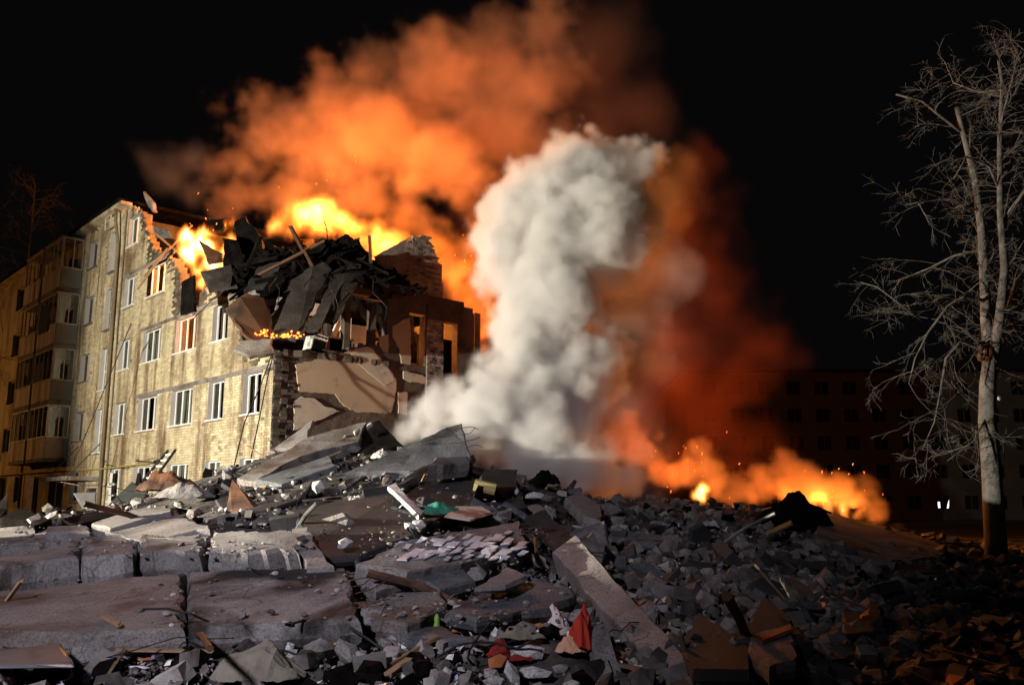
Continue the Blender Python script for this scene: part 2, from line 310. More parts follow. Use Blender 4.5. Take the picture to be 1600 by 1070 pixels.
# bricks of the facade: the ones by the torn corner singly, the rest of the field joined
BR = random.Random(3); stuff = MB(); sooty = MB(); singles = []
def facade_brick(mb, t0, t1, z):
    o = BR.uniform(-.006, .004); e = .006
    p = [bl(t0+e, o, z+e), bl(t1-e, o, z+e), bl(t1-e, o, z+.1-e), bl(t0+e, o, z+.1-e), bl(t0+e, .05, z+e), bl(t1-e, .05, z+e), bl(t1-e, .05, z+.1-e), bl(t0+e, .05, z+.1-e)]
    mb.add(p, [(0, 1, 2, 3), (0, 4, 5, 1), (1, 5, 6, 2), (2, 6, 7, 3), (3, 7, 4, 0)])
for k in range(146):
    z = .7+k*.1; t = -.05-(.13 if k % 2 else 0)
    while t < 20.95:
        t1 = min(t+.26, 20.97); a = max(t, 0.)
        segs = [(a, t1)]
        for o in ALL:
            if o[2]-.06 < z+.05 < o[3]+.02:
                segs = [q for s0, s1 in segs for q in ((s0, min(s1, o[0])), (max(s0, o[1]), s1)) if q[1]-q[0] > .04]
        lost = BR.random() < .004
        if z+.1 < top((a+t1)/2)+BR.uniform(-.12, .14) and not lost:
            for s0, s1 in segs:
                if s1-s0 > .2 and s0 < 4.6 and 3.2 < z < 5.0 and len(singles) < 180: singles.append((s0, s1, z))
                else:
                    tm = (s0+s1)/2; gap = top(tm)-z; burnt = (tm < 13.5 and gap < .9*BR.random()**1.5+.05) or (5.6 < tm < 8.9 and z > 8.85 and BR.random() < .75) or (9.4 < tm < 12.1 and z > 11.7 and BR.random() < .6)
                    facade_brick(sooty if burnt else stuff, s0, s1, z)
        t += .26
for s0, s1, z in singles:
    mb = MB(); facade_brick(mb, s0, s1, z); mb.build('brick', 'facade_brick', BLK)
tag(stuff.build('brick_field', 'facade_brick', BLK), kind='stuff'); tag(sooty.build('brick_field', 'sooty_facade', BLK), kind='stuff')
# concrete lintel bands, cornice, roof, plinth
for (a, b, z) in ((-.0, 12.4, 6.0), (3.0, 12.2, 8.87), (9.0, 14.9, 11.74)):
    t = a
    while t < b-.3:
        t1 = min(b, t+BR.uniform(2.4, 3.4)); MB().bbox(t, t1-.015, -.016, .03, z, z+.15).build('lintel', 'dirty_concrete', BLK); t = t1
MB().bbox(14.7, 40, -.42, .1, 15.22, 15.38).build('cornice', 'facade_far', BLK)
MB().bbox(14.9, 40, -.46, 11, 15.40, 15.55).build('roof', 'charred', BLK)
MB().bbox(-.1, 40, -.05, -.004, -.3, .68).build('plinth', 'dirty_concrete', BLK)
# storey floors, cross walls and back wall behind the facade
for z, t0 in ((.9, .4), (3.78, .4), (6.62, .6), (9.45, 6.6), (12.32, 12.0)):
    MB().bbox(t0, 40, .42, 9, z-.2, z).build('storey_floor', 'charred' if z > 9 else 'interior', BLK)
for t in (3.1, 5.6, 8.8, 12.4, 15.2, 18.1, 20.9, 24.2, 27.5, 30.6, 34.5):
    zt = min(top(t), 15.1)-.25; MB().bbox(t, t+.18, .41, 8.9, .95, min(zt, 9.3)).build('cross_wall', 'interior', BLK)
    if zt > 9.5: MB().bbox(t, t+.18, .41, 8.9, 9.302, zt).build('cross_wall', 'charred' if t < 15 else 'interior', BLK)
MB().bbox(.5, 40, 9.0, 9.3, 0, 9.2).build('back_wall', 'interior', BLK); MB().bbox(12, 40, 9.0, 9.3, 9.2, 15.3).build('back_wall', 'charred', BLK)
# windows: white plastic ones with sills and grey reveals, older brown ones in the stair and beyond
def window(a, b, c, d, m, mull=1, sill=True, reveal='grey_reveal', glass=True, depth=.17):
    e = .046; mb = MB()
    mb.bbox(a, b, depth, depth+.06, c, c+e); mb.bbox(a, b, depth, depth+.06, d-e, d); mb.bbox(a, a+e, depth-.002, depth+.058, c+e, d-e); mb.bbox(b-e, b, depth-.002, depth+.058, c+e, d-e)
    for k in range(mull):
        x = a+(b-a)*(k+1)/(mull+1)+(.08 if mull == 1 else 0); mb.bbox(x-.035, x+.035, depth-.004, depth+.056, c+e, d-e)
    o = mb.build('window', m, BLK)
    if glass and BR.random() < .8: MB().bbox(a+e, b-e, depth+.022, depth+.03, c+e, d-e).build('pane', 'glass', o)
    if sill: MB().bbox(a-.06, b+.06, -.09, depth, c-.035, c+.012).build('sill', 'white_frame' if m == 'white_frame' else 'grey_metal', o)
    if reveal:
        r = MB()
        r.bbox(a, a+.012, -.008, depth, c+.013, d); r.bbox(b-.012, b, -.008, depth, c+.013, d); r.bbox(a+.012, b-.012, -.008, depth, d-.012, d); r.build('reveal', reveal, o)
    return o
def curtain(a, b, c, d, s, parent, m='curtain', cr=R):
    vs, fs = [], []; n = 22
    for i in range(n+1):
        t = a+(b-a)*i/n; q = s+.05*math.sin(i*1.3)+cr.uniform(-.01, .01)
        vs += [bl(t, q, c), bl(t+cr.uniform(-.02, .02), q+.03, d)]
    fs = [(2*i, 2*i+2, 2*i+3, 2*i+1) for i in range(n)]; MB().add(vs, fs).build('curtain', m, parent, smooth=True)
for (a, b, c, d) in OPEN:
    far = a > 15; burnt = c > 10 and a < 12
    o = window(a, b, c, d, 'white_frame' if not far else 'old_frame', 2 if b-a > 1.6 else 1, reveal='grey_reveal' if not burnt else 'charred', glass=not burnt)
    k = R.random()
    if not burnt and not (6 < a < 7 and c > 7):
        if k < .45: curtain(a+.1, a+.1+(b-a)*.4, c+.06, d-.05, .38, o)
        if .25 < k < .8: curtain(b-.1-(b-a)*.3, b-.1, c+.06, d-.05, .36, o)
for (a, b, c, d) in STAIR:
    o = window(a, b, c, d, 'white_frame' if c < 9 else 'old_frame', 0, sill=True); MB().bbox(a+.056, b-.056, .168, .222, c+.9, c+.97).build('transom', 'white_frame' if c < 9 else 'old_frame', o)
for (a, b, c, d) in FAR: window(a, b, c, d, 'old_frame' if BR.random() < .6 else 'white_frame', 1, sill=False, reveal=None)
# torn window casing swinging out of the fifth storey
o = window(16.2, 17.0, 14.45, 15.1, 'old_frame', 0, False, None, False, depth=-.35)
# downpipes, gas pipe, entrance with canopy, notices
MB().tube([bl(15.35, -.14, .3), bl(15.4, -.14, 6), bl(15.5, -.14, 13.5), bl(15.6, -.3, 14.6), bl(15.65, -.34, 15.4)], .075, 10).build('downpipe', 'pipe_paint', BLK, True)
MB().tube([bl(14.9, -.06, .3), bl(14.92, -.06, 15)], .03, 6).build('conduit', 'pipe_paint', BLK)
MB().tube([bl(28.1, -.14, .3), bl(28.1, -.14, 15.2)], .07, 8).build('downpipe', 'pipe_paint', BLK, True)
MB().tube([bl(40, -.2, 3.25), bl(21, -.2, 3.22), bl(15.6, -.2, 3.12), bl(9.2, -.2, 3.2)], .035, 8).build('gas_pipe', 'yellow_pipe', BLK)
MB().tube([bl(9.2, -.2, 3.2), bl(9.1, -.9, 3.25), bl(8.6, -1.0, 3.3)], .035, 8).build('gas_pipe', 'pipe_paint', BLK)
MB().tube([bl(15, -.16, 3.32), bl(12.4, -.17, 3.05), bl(9.3, -.2, 3.4)], .014, 5).build('cable', 'cable', BLK)
cp = MB().bbox(15.8, 19.4, -1.5, -.02, 2.62, 2.80).build('entrance_canopy', 'dirty_concrete', BLK)
for t in (16.1, 19.1): MB().tube([bl(t, -1.35, 2.7), bl(t, -.03, 4.3)], .022, 5).build('tie_rod', 'cable', cp)
d_ = MB().bbox(16.2, 17.6, .12, .2, .1, 2.3).build('entrance_door', 'dark_metal', BLK); MB().bbox(16.32, 16.37, .06, .12, 1., 1.25).build('handle', 'grey_metal', d_)
for (t, z, w_, h_) in ((14.2, 2.5, .3, .42), (14.25, 2.0, .28, .4), (14.2, 1.5, .32, .45), (14.55, 2.2, .2, .28)): MB().bbox(t, t+w_, -.022, -.014, z, z+h_).build('notice', 'white_frame', BLK)
MB().bbox(22.3, 23.2, -1.02, -1.0, 1.2, 2.9).build('poster', 'poster_paper', BLK)
# two columns of glazed balconies
for ci, (t0, t1) in enumerate(((20.95, 24.0), (24.35, 27.4))):
    for fi, z in enumerate((3.78, 6.62, 9.45, 12.32)):
        b = MB().bbox(t0, t1, -1.05, -.01, z-.16, z).build('balcony', 'dirty_concrete', BLK)
        mp, ms = ('balcony_white', 'balcony_grey')
        if fi == 0: ms = 'balcony_grey' if ci else 'plaster'
        n = 9
        for k in range(n):
            x0 = t0+.03+(t1-t0-.06)*k/n; x1 = t0+.03+(t1-t0-.06)*(k+1)/n
            MB().bbox(x0+.008, x1-.008, -1.05-BR.uniform(.0, .012), -1.02, z+.02, z+1.0+BR.uniform(-.02, .02)).build('front_panel', mp, b)
        MB().bbox(t0, t0+.03, -1.0, -.02, z+.02, z+1.0).build('side_panel', ms, b); MB().bbox(t1-.03, t1, -1.0, -.02, z+.02, z+1.0).build('side_panel', ms, b)
        fr = MB(); mf = 'old_frame' if fi else 'white_frame'
        for k in range(5): x = t0+.02+(t1-t0-.06)*k/4; fr.bbox(x, x+.05, -1.04, -.99, z+1.03, z+2.55)
        fr.bbox(t0, t1, -1.055, -.985, z+2.55, z+2.62); fr.bbox(t0, t1, -1.055, -.985, z+.995+.03, z+1.03+.05)
        for y in (-.98, -.5, -.06): fr.bbox(t0+.002, t0+.045, y, y+.045, z+1.08, z+2.55)
        fr.bbox(t0, t0+.05, -.98, -.02, z+2.552, z+2.618); fr.bbox(t0, t0+.05, -.98, -.02, z+1.003, z+1.075)
        fr.build('glazing_frame', mf, b)
        if fi < 3: MB().bbox(t0+.018, t0+.024, -.97, -.04, z+1.08, z+2.54).build('pane', 'glass', b)
        if fi < 2: MB().bbox(t0+.1, t1-.1, -1.02, -1.012, z+1.08, z+2.54).build('pane', 'glass', b)
        MB().bbox(t0-.03, t1+.03, -1.1, -.02, z+2.63, z+2.68).build('balcony_roof', 'dirty_concrete', b)
# laundry on the fourth storey balcony
lb = MB(); lb.bbox(22.0, 23.6, -1.12, -1.1, 10.2, 11.55); tag(lb.build('blanket', 'navy_cloth', centre=True), 'dark blue blanket hung over a balcony of the brick block', 'blanket')
# ---- the cross wall laid bare by the collapse (faces the heap)
EP = lambda u, z, d: bl(d, u, z)
EOP = [(5.4, 6.15, 6.65, 8.6), (6.95, 7.72, 5.9, 8.5), (5.35, 6.3, 2.6, 4.9)]
def etop(s): return interp(s, [(0, 6.4), (.6, 6.6), (2.4, 6.75), (3.2, 7.05), (4.3, 7.2), (4.5, 8.9), (4.8, 9.3), (7., 9.5), (8.1, 9.35), (8.55, 9.1)])[0]
mb = gridwall([x for o in EOP for x in o[:2]]+[.2*i+.02 for i in range(43)]+[8.55], [x for o in EOP for x in o[2:]]+[.2*i for i in range(48)],
    lambda u, z: u > .03 and z < etop(u)+mnoise.noise(Vector((u*3, z*3, 1)))*.12 and not any(a < u < b and c < z < d for a, b, c, d in EOP), EP, .0, .36)
for p in mb.v:
    n = mnoise.fractal(p*1.6, 1., 2., 3); p += FD*n*.035
mb.build('cross_wall', 'raw_wall', BLK)
# torn brick toothing at the corner
CB = random.Random(5)
for k in range(34):
    z = 3.1+k*.1; L = CB.uniform(.25, .62)
    s0 = .0
    while s0 < L:
        t0 = CB.uniform(-.14, .02); mb = MB().bbox(t0, .2, s0+.006, s0+.24, z+.006, z+.094).build('brick', 'dark_brick', BLK); s0 += .25
def patch(px, m, off, T=.02, seed=1):
    pts = [bl(-off, *eplane(x, y)) for x, y in px]; mb = MB(); slab_mesh(mb, pts, T, random.Random(seed), .12, .035, .008); return mb.build('plaster_sheet', m, BLK)
patch([(460, 570), (475, 565), (520, 556), (545, 547), (570, 541), (590, 555), (600, 570), (612, 583), (618, 592), (617, 615), (610, 646), (560, 645), (536, 636), (521, 616), (465, 612)], 'wallpaper', .075, .06)
patch([(545, 552), (570, 541), (578, 543), (600, 570), (612, 586), (616, 596), (600, 604), (580, 588), (560, 572)], 'pale_plaster', .09, .03, 2)
patch([(457, 626), (470, 620), (490, 622), (505, 634), (530, 642), (500, 656), (475, 668), (457, 673)], 'pale_plaster', .075, .06, 3)
patch([(590, 526), (606, 523), (606, 552), (597, 550), (591, 540)], 'wallpaper', .075, .06, 4)
patch([(612, 510), (622, 503), (640, 495), (641, 570), (626, 568), (622, 546), (612, 527)], 'wallpaper', .075, .06, 5)
patch([(628, 580), (645, 582), (670, 590), (669, 601), (640, 597), (629, 592)], 'pale_plaster', .075, .06, 6)
patch([(620, 613), (635, 613), (635, 648), (621, 646)], 'wallpaper', .075, .06, 7)
# brick pier between the openings, and the chimney stack standing over it
PB = random.Random(9)
def brick_run(s0, s1, z0, z1, t, keepf, parent, depth=.1, big=True):
    z = z0; k = 0
    while z < z1-.05:
        s = s0-(.13 if k % 2 else 0)
        while s < s1-.05:
            a, b = max(s, s0), min(s+.26, s1)
            if b-a > .06 and keepf((a+b)/2, z) and PB.random() > .02:
                o = PB.uniform(-.012, .012); MB().bbox(t+o, t+depth, a+.008, b-.008, z+.007, z+.105-.007).build('brick', 'old_brick', parent)
            s += .26
        z += .105; k += 1
pier = MB().bbox(-.10, .2, 6.18, 6.92, 5.0, 9.0).build('brick_pier', 'raw_wall', BLK); brick_run(6.16, 6.94, 5.0, 8.5, -.125, lambda s, z: True, pier, .06)
def ctop(s): return interp(s, [(3.7, 10.3), (4.5, 10.75), (5.3, 11.2), (5.6, 11.65), (6.3, 11.8), (6.6, 11.3), (6.95, 10.7)])[0]
ch = gridwall([3.8+.15*i for i in range(22)], [9.0+.105*i for i in range(28)], lambda u, z: z < ctop(u)-.08, EP, .15, .75).build('chimney_stack', 'raw_wall', BLK)
brick_run(5.3, 6.96, 9.25, 11.9, .12, lambda s, z: z+.1 < ctop(s)+PB.uniform(-.06, .06), ch, .08)
patch([(586, 400), (600, 392), (638, 372), (640, 430), (625, 442), (600, 425)], 'dirty_concrete', -.13, .03, 8)
# side return of the stack
z = 9.2; k = 0
while z < 10.7:
    for q in (0, 1): MB().bbox(.12+q*.28, .12+q*.28+.26, 6.93, 6.985+PB.uniform(0, .02), z+.007, z+.098).build('brick', 'old_brick', ch)
    z += .105
# back room seen through the gap: rear wall, door, shelf frame, floor edge
MB().bbox(3.3, 3.45, .5, 4.9, 6.62, 9.2).build('rear_wall', 'plaster', BLK)
dr = MB().bbox(2.3, 2.36, 3.55, 4.35, 6.66, 8.6).build('door', 'plaster', BLK); MB().bbox(2.26, 2.3, 3.62, 3.66, 7.5, 7.65).build('handle', 'grey_metal', dr)
MB().bbox(2.2, 2.4, 3.25, 3.5, 6.62, 8.8).build('door_post', 'dark_brick', BLK); MB().bbox(1.0, 1.25, 4.35, 4.6, 6.62, 9.0).build('door_post', 'raw_wall', BLK); MB().bbox(.2, .45, 2.75, 3.0, 6.8, 9.1).build('door_post', 'raw_wall', BLK)
MB().bbox(.15, .5, 2.7, 8.6, 9.0, 9.25).build('floor_beam', 'raw_wall', BLK)
mb = MB(); slab_mesh(mb, [bl(-.12, .3, 6.64), bl(-.2, 2.2, 6.66), bl(-.1, 4.6, 6.66), bl(3.3, 4.8, 6.66), bl(3.3, .4, 6.66)], .22, random.Random(4), .2, .12); mb.build('torn_floor', 'raw_wall', BLK)
MB().bbox(1.1, 1.25, 6.7, 8.4, 5.8, 8.05).build('dark_backing', 'charred', BLK); MB().bbox(.9, 1.0, 7.25, 7.32, 5.8, 8.6).build('door_post', 'raw_wall', BLK)  # dark backing added so only the top of the opening shows orange
# ---- kitchen things left standing in the open room
st = root('kitchen_stove', bl(.5, 1.7, 6.66), 'white enamel kitchen stove tipped at the edge of the torn floor', 'stove')
def tilt(o, s, z, a):
    return o
b = MB().box((-.3, -.28, 0), (.3, .28, .8)); rot = Matrix.Rotation(.22, 3, 'Y') @ Matrix.Rotation(.7, 3, 'Z')
def stv(name, lo, hi, m): 
    mb = MB(); mb.box(lo, hi); mb.v = [rot @ p + st.location for p in mb.v]; return mb.build(name, m, st)
stv('body', (-.28, -.28, 0), (.28, .28, .72), 'white_enamel'); stv('oven_door', (-.24, -.305, .1), (.24, -.282, .52), 'charred'); stv('hob', (-.27, -.27, .722), (.27, .27, .75), 'charred')
for k in range(4): stv('knob', (-.2+k*.12, -.32, .6), (-.15+k*.12, -.282, .65), 'charred')
kc = root('kitchen_cabinet', bl(.55, 2.2, 6.66), 'wooden cabinet with a white worktop in the torn open kitchen', 'cabinet')
MB().bbox(.35, .8, 2.25, 3.15, 6.68, 7.3).build('body', 'charred', kc); MB().bbox(.28, .85, 2.2, 3.2, 7.3, 7.36).build('worktop', 'white_enamel', kc); MB().bbox(.3, .36, 2.05, 2.24, 6.68, 7.34).build('end_panel', 'wood', kc)
wf = MB(); 
for a, b in (((3.0, 8.6), (2.5, 7.4)), ((2.5, 7.4), (2.75, 7.4)), ((3.15, 8.4), (2.75, 7.4)), ((3.0, 8.6), (3.15, 8.4))): wf.tube([bl(.7, *a), bl(.7, *b)], .035, 5)
tag(wf.build('window_casing', 'white_frame', centre=True), 'bent white window casing hanging in the open kitchen', 'casing')
# ---- collapsed roof: slabs hung over the edge and charred heap behind them
def bslab(corners, T, m, label, jit=.07, name='roof_slab', seed=0, step=.2): return slab(name, corners, T, m, label, 'slab', step=step, jit=jit, seed=seed)
bslab([(350, 482, 27.3), (386, 456, 27.6), (420, 466, 28.2), (428, 520, 27.7), (404, 540, 27.2), (378, 520, 27.1)], .12, 'brown_board', 'torn brown roof board hanging over the corner of the brick wall')
bslab([(408, 527, 27.5), (452, 440, 29.3), (500, 404, 30.2), (520, 420, 30.2), (462, 528, 27.6)], .2, 'shaded_roof_concrete', 'broad grey roof slab slid down over the torn kitchen')
bslab([(476, 520, 28.0), (527, 420, 30.1), (545, 428, 30.2), (500, 516, 28.1)], .22, 'shaded_roof_concrete', 'narrow grey roof slab leaning beside the broad one')
bslab([(392, 478, 28.6), (440, 412, 30.4), (462, 402, 30.8), (420, 500, 28.4)], .16, 'charred', 'black sagging roof slab behind the brown board', seed=5)
bslab([(505, 500, 28.6), (548, 405, 30.6), (572, 398, 31), (560, 440, 30.2), (525, 505, 28.7)], .2, 'shaded_roof_concrete', 'dark roof slab leaning against the kitchen post', seed=6)
bslab([(430, 420, 30.6), (470, 388, 31.6), (545, 384, 31.6), (560, 402, 31.2), (490, 410, 30.9)], .22, 'charred', 'black roof slab capping the collapsed storey', seed=7)
bslab([(540, 392, 31.2), (562, 380, 31.8), (598, 418, 31.6), (612, 445, 31), (560, 440, 30.6)], .2, 'charred', 'black roof slab drooping beside the chimney stack', seed=8)
bslab([(380, 452, 29.6), (402, 418, 30.6), (440, 405, 31), (436, 440, 30)], .2, 'shaded_roof_concrete', 'cracked roof slab wedged above the brown board', seed=9)
bslab([(362, 548, 26.9), (380, 530, 27.2), (425, 528, 27.2), (428, 548, 27.0), (390, 558, 26.8)], .18, 'dirty_concrete', 'short slab stub jutting below the brown board', seed=2)
bslab([(312, 424, 30.6), (362, 412, 31.2), (372, 448, 30.4), (327, 456, 30.2)], .1, 'shaded_roof_concrete', 'grey tin sheet bent below the flames on the wall top', .03)
bslab([(310, 374, 32.2), (348, 396, 32.2), (350, 408, 32.0), (326, 412, 31.8)], .08, 'rust_metal', 'rusty roof tin standing among the flames', .03)
bslab([(346, 372, 31.6), (370, 372, 31.8), (385, 400, 31.4), (380, 450, 31.), (350, 420, 31.)], .25, 'charred', 'black charred roof panel standing beside the flames', .1)
bslab([(362, 346, 32.4), (384, 338, 32.6), (410, 372, 32.4), (420, 440, 32), (380, 440, 32)], .4, 'charred', 'tall charred roof panel behind the burning wall top', .12)
bslab([(322, 345, 33.6), (352, 337, 33.6), (350, 360, 33.4), (325, 362, 33.4)], .2, 'charred', 'scorched ragged insulation sheet over the flames', .1)
bslab([(366, 468, 28.), (398, 452, 28.6), (404, 462, 28.5), (372, 476, 28.)], .06, 'white_concrete', 'white broken gutter piece over the brown board', .03)
vs, fs = [], []; CRp = [(352, 462, 32), (372, 425, 32.5), (390, 402, 32.5), (420, 400, 32), (460, 394, 32), (505, 384, 32), (540, 378, 32), (560, 384, 32), (580, 420, 32.2), (610, 448, 32.6), (640, 462, 33)]
nu, nv = 120, 34
for j in range(nv+1):
    for i in range(nu+1):
        px = 352+288*i/nu; py, Y = interp(px, CRp); c = at(px, py, Y); f = j/nv
        if f < .55: q = 1-f/.55; p = c+Vector((.9*q, -2.1*q, 0)); p.z = c.z-(c.z-9.1)*q**1.1
        else: q = (f-.55)/.45; p = c+Vector((0, 4*q, -2.5*q))
        p += Vector((0, 0, 1))*(mnoise.fractal(p*.9, .8, 2., 5)*.42); vs.append(p)
for j in range(nv):
    for i in range(nu): a = j*(nu+1)+i; fs.append((a, a+1, a+nu+2, a+nu+1))
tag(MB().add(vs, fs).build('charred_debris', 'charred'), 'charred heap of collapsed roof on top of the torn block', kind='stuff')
KR = random.Random(21); dm = MB()
for k in range(330):
    p = vs[KR.randrange(len(vs))]
    g_, f_ = chunk_geo(KR, KR.uniform(.05, .3), KR.uniform(.05, .25), KR.uniform(.03, .14)) if k % 3 else brick_geo(KR, KR.uniform(.3, 1.9), KR.uniform(.06, .3), .05)
    m3 = Matrix.Rotation(KR.uniform(0, 6.3), 3, 'Z') @ Matrix.Rotation(KR.gauss(0, .6), 3, 'X') @ Matrix.Rotation(KR.gauss(0, .5), 3, 'Y'); dm.add([m3 @ Vector(q)+p for q in g_], f_)
tag(dm.build('charred_rubble', 'charred'), 'burnt bits of timber and brick strewn over the collapsed roof', kind='stuff')
an = MB().tube([at(513, 380, 32), at(510, 357, 32), at(504, 334, 32)], .03, 5, .012); an.tube([at(503, 347, 32), at(511, 352, 32)], .012, 4); an.tube([at(505, 356, 32), at(513, 362, 32)], .012, 4)
tag(an.build('antenna_mast', 'charred', centre=True), 'thin bent antenna mast on the collapsed roof before the fire', 'antenna')
RQ = random.Random(12)
for k in range(16):
    a = at(RQ.uniform(385, 590), RQ.uniform(392, 440), RQ.uniform(29.6, 31.5)); d = Vector((RQ.gauss(.1, .5), RQ.uniform(-.9, -.1), RQ.gauss(.25, .35))).normalized(); L_ = RQ.uniform(.9, 2.6); g_, f_ = brick_geo(RQ, L_, .12, .09, False); m3 = d.to_track_quat('X', 'Z').to_matrix()
    tag(MB().add([m3 @ Vector(q)+a for q in g_], f_).build('charred_rafter', 'charred' if k % 3 else 'brown_board', centre=True), 'snapped charred rafter sticking out of the collapsed roof', 'rafter', 'rafters in the collapsed roof')
for k in range(9):
    x = RQ.uniform(420, 600); y = RQ.uniform(430, 470); p = at(x, y, 29.2); pts = [p]
    for i in range(5): p = p+Vector((RQ.gauss(.02, .12), RQ.uniform(-.12, .02), -RQ.uniform(.15, .5))); pts.append(p)
    tag(MB().tube(pts, .014, 4).build('hanging_wire', 'cable', centre=True), 'thin wire hanging from the collapsed roof over the open kitchen', 'wire', 'wires hanging from the roof')
# slumped strip of wall and roof edge at the torn top of the facade
bslab([(228, 300, 40), (244, 318, 39.6), (247, 334, 39.5), (236, 326, 40)], .15, 'old_brick', 'ragged lump of brickwork left over the torn roof edge', .08, 'wall_remnant')
bslab([(238, 352, 38.), (262, 360, 37.2), (268, 372, 37), (242, 372, 37.8)], .05, 'grey_metal', 'crumpled tin strip at the torn roof edge', .03, 'roof_tin')
for k, (a, b) in enumerate((((225, 432), (300, 352)), ((228, 420), (268, 386)), ((243, 365), (282, 398)), ((215, 452), (262, 388)))):
    tag(MB().tube([at(*a, 36.), at(*b, 35.2)], .045, 5).build('roof_batten', 'wood', centre=True), ['long snapped roof batten slanting across the facade top', 'short snapped roof batten above the scorched window', 'splintered batten at the torn roof edge', 'thin batten leaning by the downpipe'][k], 'batten')
# scorched void in the facade and its hanging strip
bslab([(283, 440, 30.9), (302, 428, 30.6), (305, 486, 30.2), (281, 492, 30.6)], .1, 'charred', 'black scorched panel hanging above the glowing window', .05, 'scorched_panel')
# loose cables down the corner
for k, pts in enumerate(([(428, 548, 28.4), (418, 590, 28.), (406, 650, 27.2), (392, 716, 26.)], [(426, 550, 28.3), (408, 600, 27.8), (382, 660, 27.), (364, 735, 25.5)], [(300, 500, 29.9), (330, 470, 29.4), (352, 452, 29.)], [(205, 505, 36), (150, 640, 36.5), (100, 760, 37)])):
    tag(MB().tube([at(*p) for p in pts], .02, 5).build('loose_cable', 'cable', centre=True), ['thick black cable hanging down the torn brick corner', 'thin black cable slanting across the lower windows', 'wire dangling from the scorched wall top', 'slack wire strung across the facade to the entrance'][k], 'cable')
# ------------------------------------------------------------------ big pieces lying on the heap
S = slab
S('concrete_slab', [(-90, 985), (110, 990), (289, 982), (284, 940), (291, 893), (180, 903), (60, 918), (-90, 930)], .27, 'dirty_concrete', 'long flat floor slab with rusty brown dirt along the front of the heap', lift=.30, jit=.07, chip=.04, step=.12)
S('concrete_slab', [(294, 985), (563, 967), (541, 885), (294, 892)], .27, 'sooty_concrete', 'flat floor slab with a black soot patch and a square cut end', lift=.30, jit=.04, chip=.035, step=.12)
for a, b, l in (((-90, 896), (126, 872), 'first'), ((130, 871), (213, 866), 'x'), ((216, 866), (322, 861), 'y'), ((326, 860), (478, 862), 'z')):
    lab = {'first': 'long wall panel behind the rusty slab with a crumbled bright top edge', 'x': 'short notched wall panel wedged in the row behind the flat slabs', 'y': 'cracked wall panel in the row behind the flat slabs', 'z': 'smooth wall panel ending the row beside the split column'}[l]
    S('wall_fragment', [(a[0]+R.uniform(0, 5), a[1]+R.uniform(-3, 4)), ((a[0]+b[0])/2, (a[1]+b[1])/2+R.uniform(-3, 3)), (b[0]-R.uniform(0, 5), b[1]+R.uniform(-4, 3)), (b[0]-R.uniform(0, 8), b[1]-24-R.uniform(0, 12)), ((a[0]+b[0])/2, a[1]-22-R.uniform(0, 12)), (a[0]+R.uniform(0, 10), a[1]-28-R.uniform(0, 8))], .44, 'concrete', lab, lift=.46, jit=.11, seed=1, step=.11, chip=.05)
S('concrete_slab', [(-20, 852), (70, 846), (110, 826), (60, 818), (-20, 826)], .3, 'concrete', 'rough slab with a sunlike pale ridge at the low end of the heap'.replace('sunlike ', ''), lift=.3, jit=.1)
S('concrete_slab', [(90, 856), (200, 846), (330, 838), (300, 826), (140, 838)], .2, 'dirty_concrete', 'crumbled slab with brown earth on top above the wall panels', lift=.38, jit=.1)
S('concrete_block', [(70, 832), (138, 830), (140, 820), (74, 822)], .4, 'concrete', 'square grey concrete block at the foot of the pale slab', 'block', lift=.45)
S('concrete_slab', [(160, 830), (220, 848), (330, 824), (272, 797)], .3, 'concrete', 'tilted slab with a bright rough edge above the crumbled slab', lift=.42, jit=.08)
S('concrete_slab', [(138, 818), (205, 796), (262, 788), (270, 798), (172, 826)], .32, 'concrete', 'slab lying highest of those before the brick facade', lift=.5, jit=.06, seed=3)
S('split_column', [(452, 826), (480, 822), (520, 884), (478, 886)], .25, 'concrete', 'split concrete column lying between the panel row and the dark sheet', 'column', lift=.35, jit=.04)
S('roofing_sheet', [(450, 797), (608, 768), (702, 802), (640, 838), (560, 868), (505, 872)], .12, 'dark_slab', 'broad black roofing sheet draped down the middle of the heap', 'sheet', lift=.22, jit=.06)
S('roofing_sheet', [(612, 790), (655, 757), (800, 742), (826, 792), (760, 806), (660, 806)], .12, 'dark_slab', 'black roofing sheet under the cream board', 'sheet', lift=.24, jit=.06)
S('metal_strip', [(606, 759), (616, 753), (664, 800), (655, 806)], .07, 'white_concrete', 'pale curved edge strip across the black roofing sheet', 'strip', lift=.42, jit=.02)
ts = S('tiled_slab', [(554, 882), (640, 842), (812, 813), (824, 848), (745, 874), (640, 893)], .46, 'concrete', 'grey slab with cracked white wall tiles in the middle of the heap', lift=.36, jit=.06)
TR = random.Random(31)
for k in range(70):
    px, py = TR.uniform(610, 810), TR.uniform(822, 868)
    if py < 905-px*.105 or py > 930-px*.085+8: continue
    w_, h_ = TR.uniform(12, 32), TR.uniform(6, 11); q = [(px, py+h_), (px+w_*.6, py+h_*TR.uniform(.6, 1.1)), (px+w_, py+h_*.2), (px+w_*.4, py)]
    S('tile', q, .02, 'white_tile', lift=.385+TR.uniform(0, .02), jit=.015, step=.1, parent=ts, seed=k, chip=.004)
S('tilted_slab', [(540, 738, 18.4), (640, 736, 18.4), (737, 718, 19.0), (722, 661, 20.2), (700, 667, 20.2)], .5, 'blue_slab', 'massive grey slab tilted up in front of the white smoke', jit=.03)
S('tilted_slab', [(508, 700, 21.6), (592, 655, 22.6), (630, 694, 21.6), (570, 712, 21.3)], .3, 'charred', 'black slab with a white hollow edge leaning behind the massive slab', jit=.04)
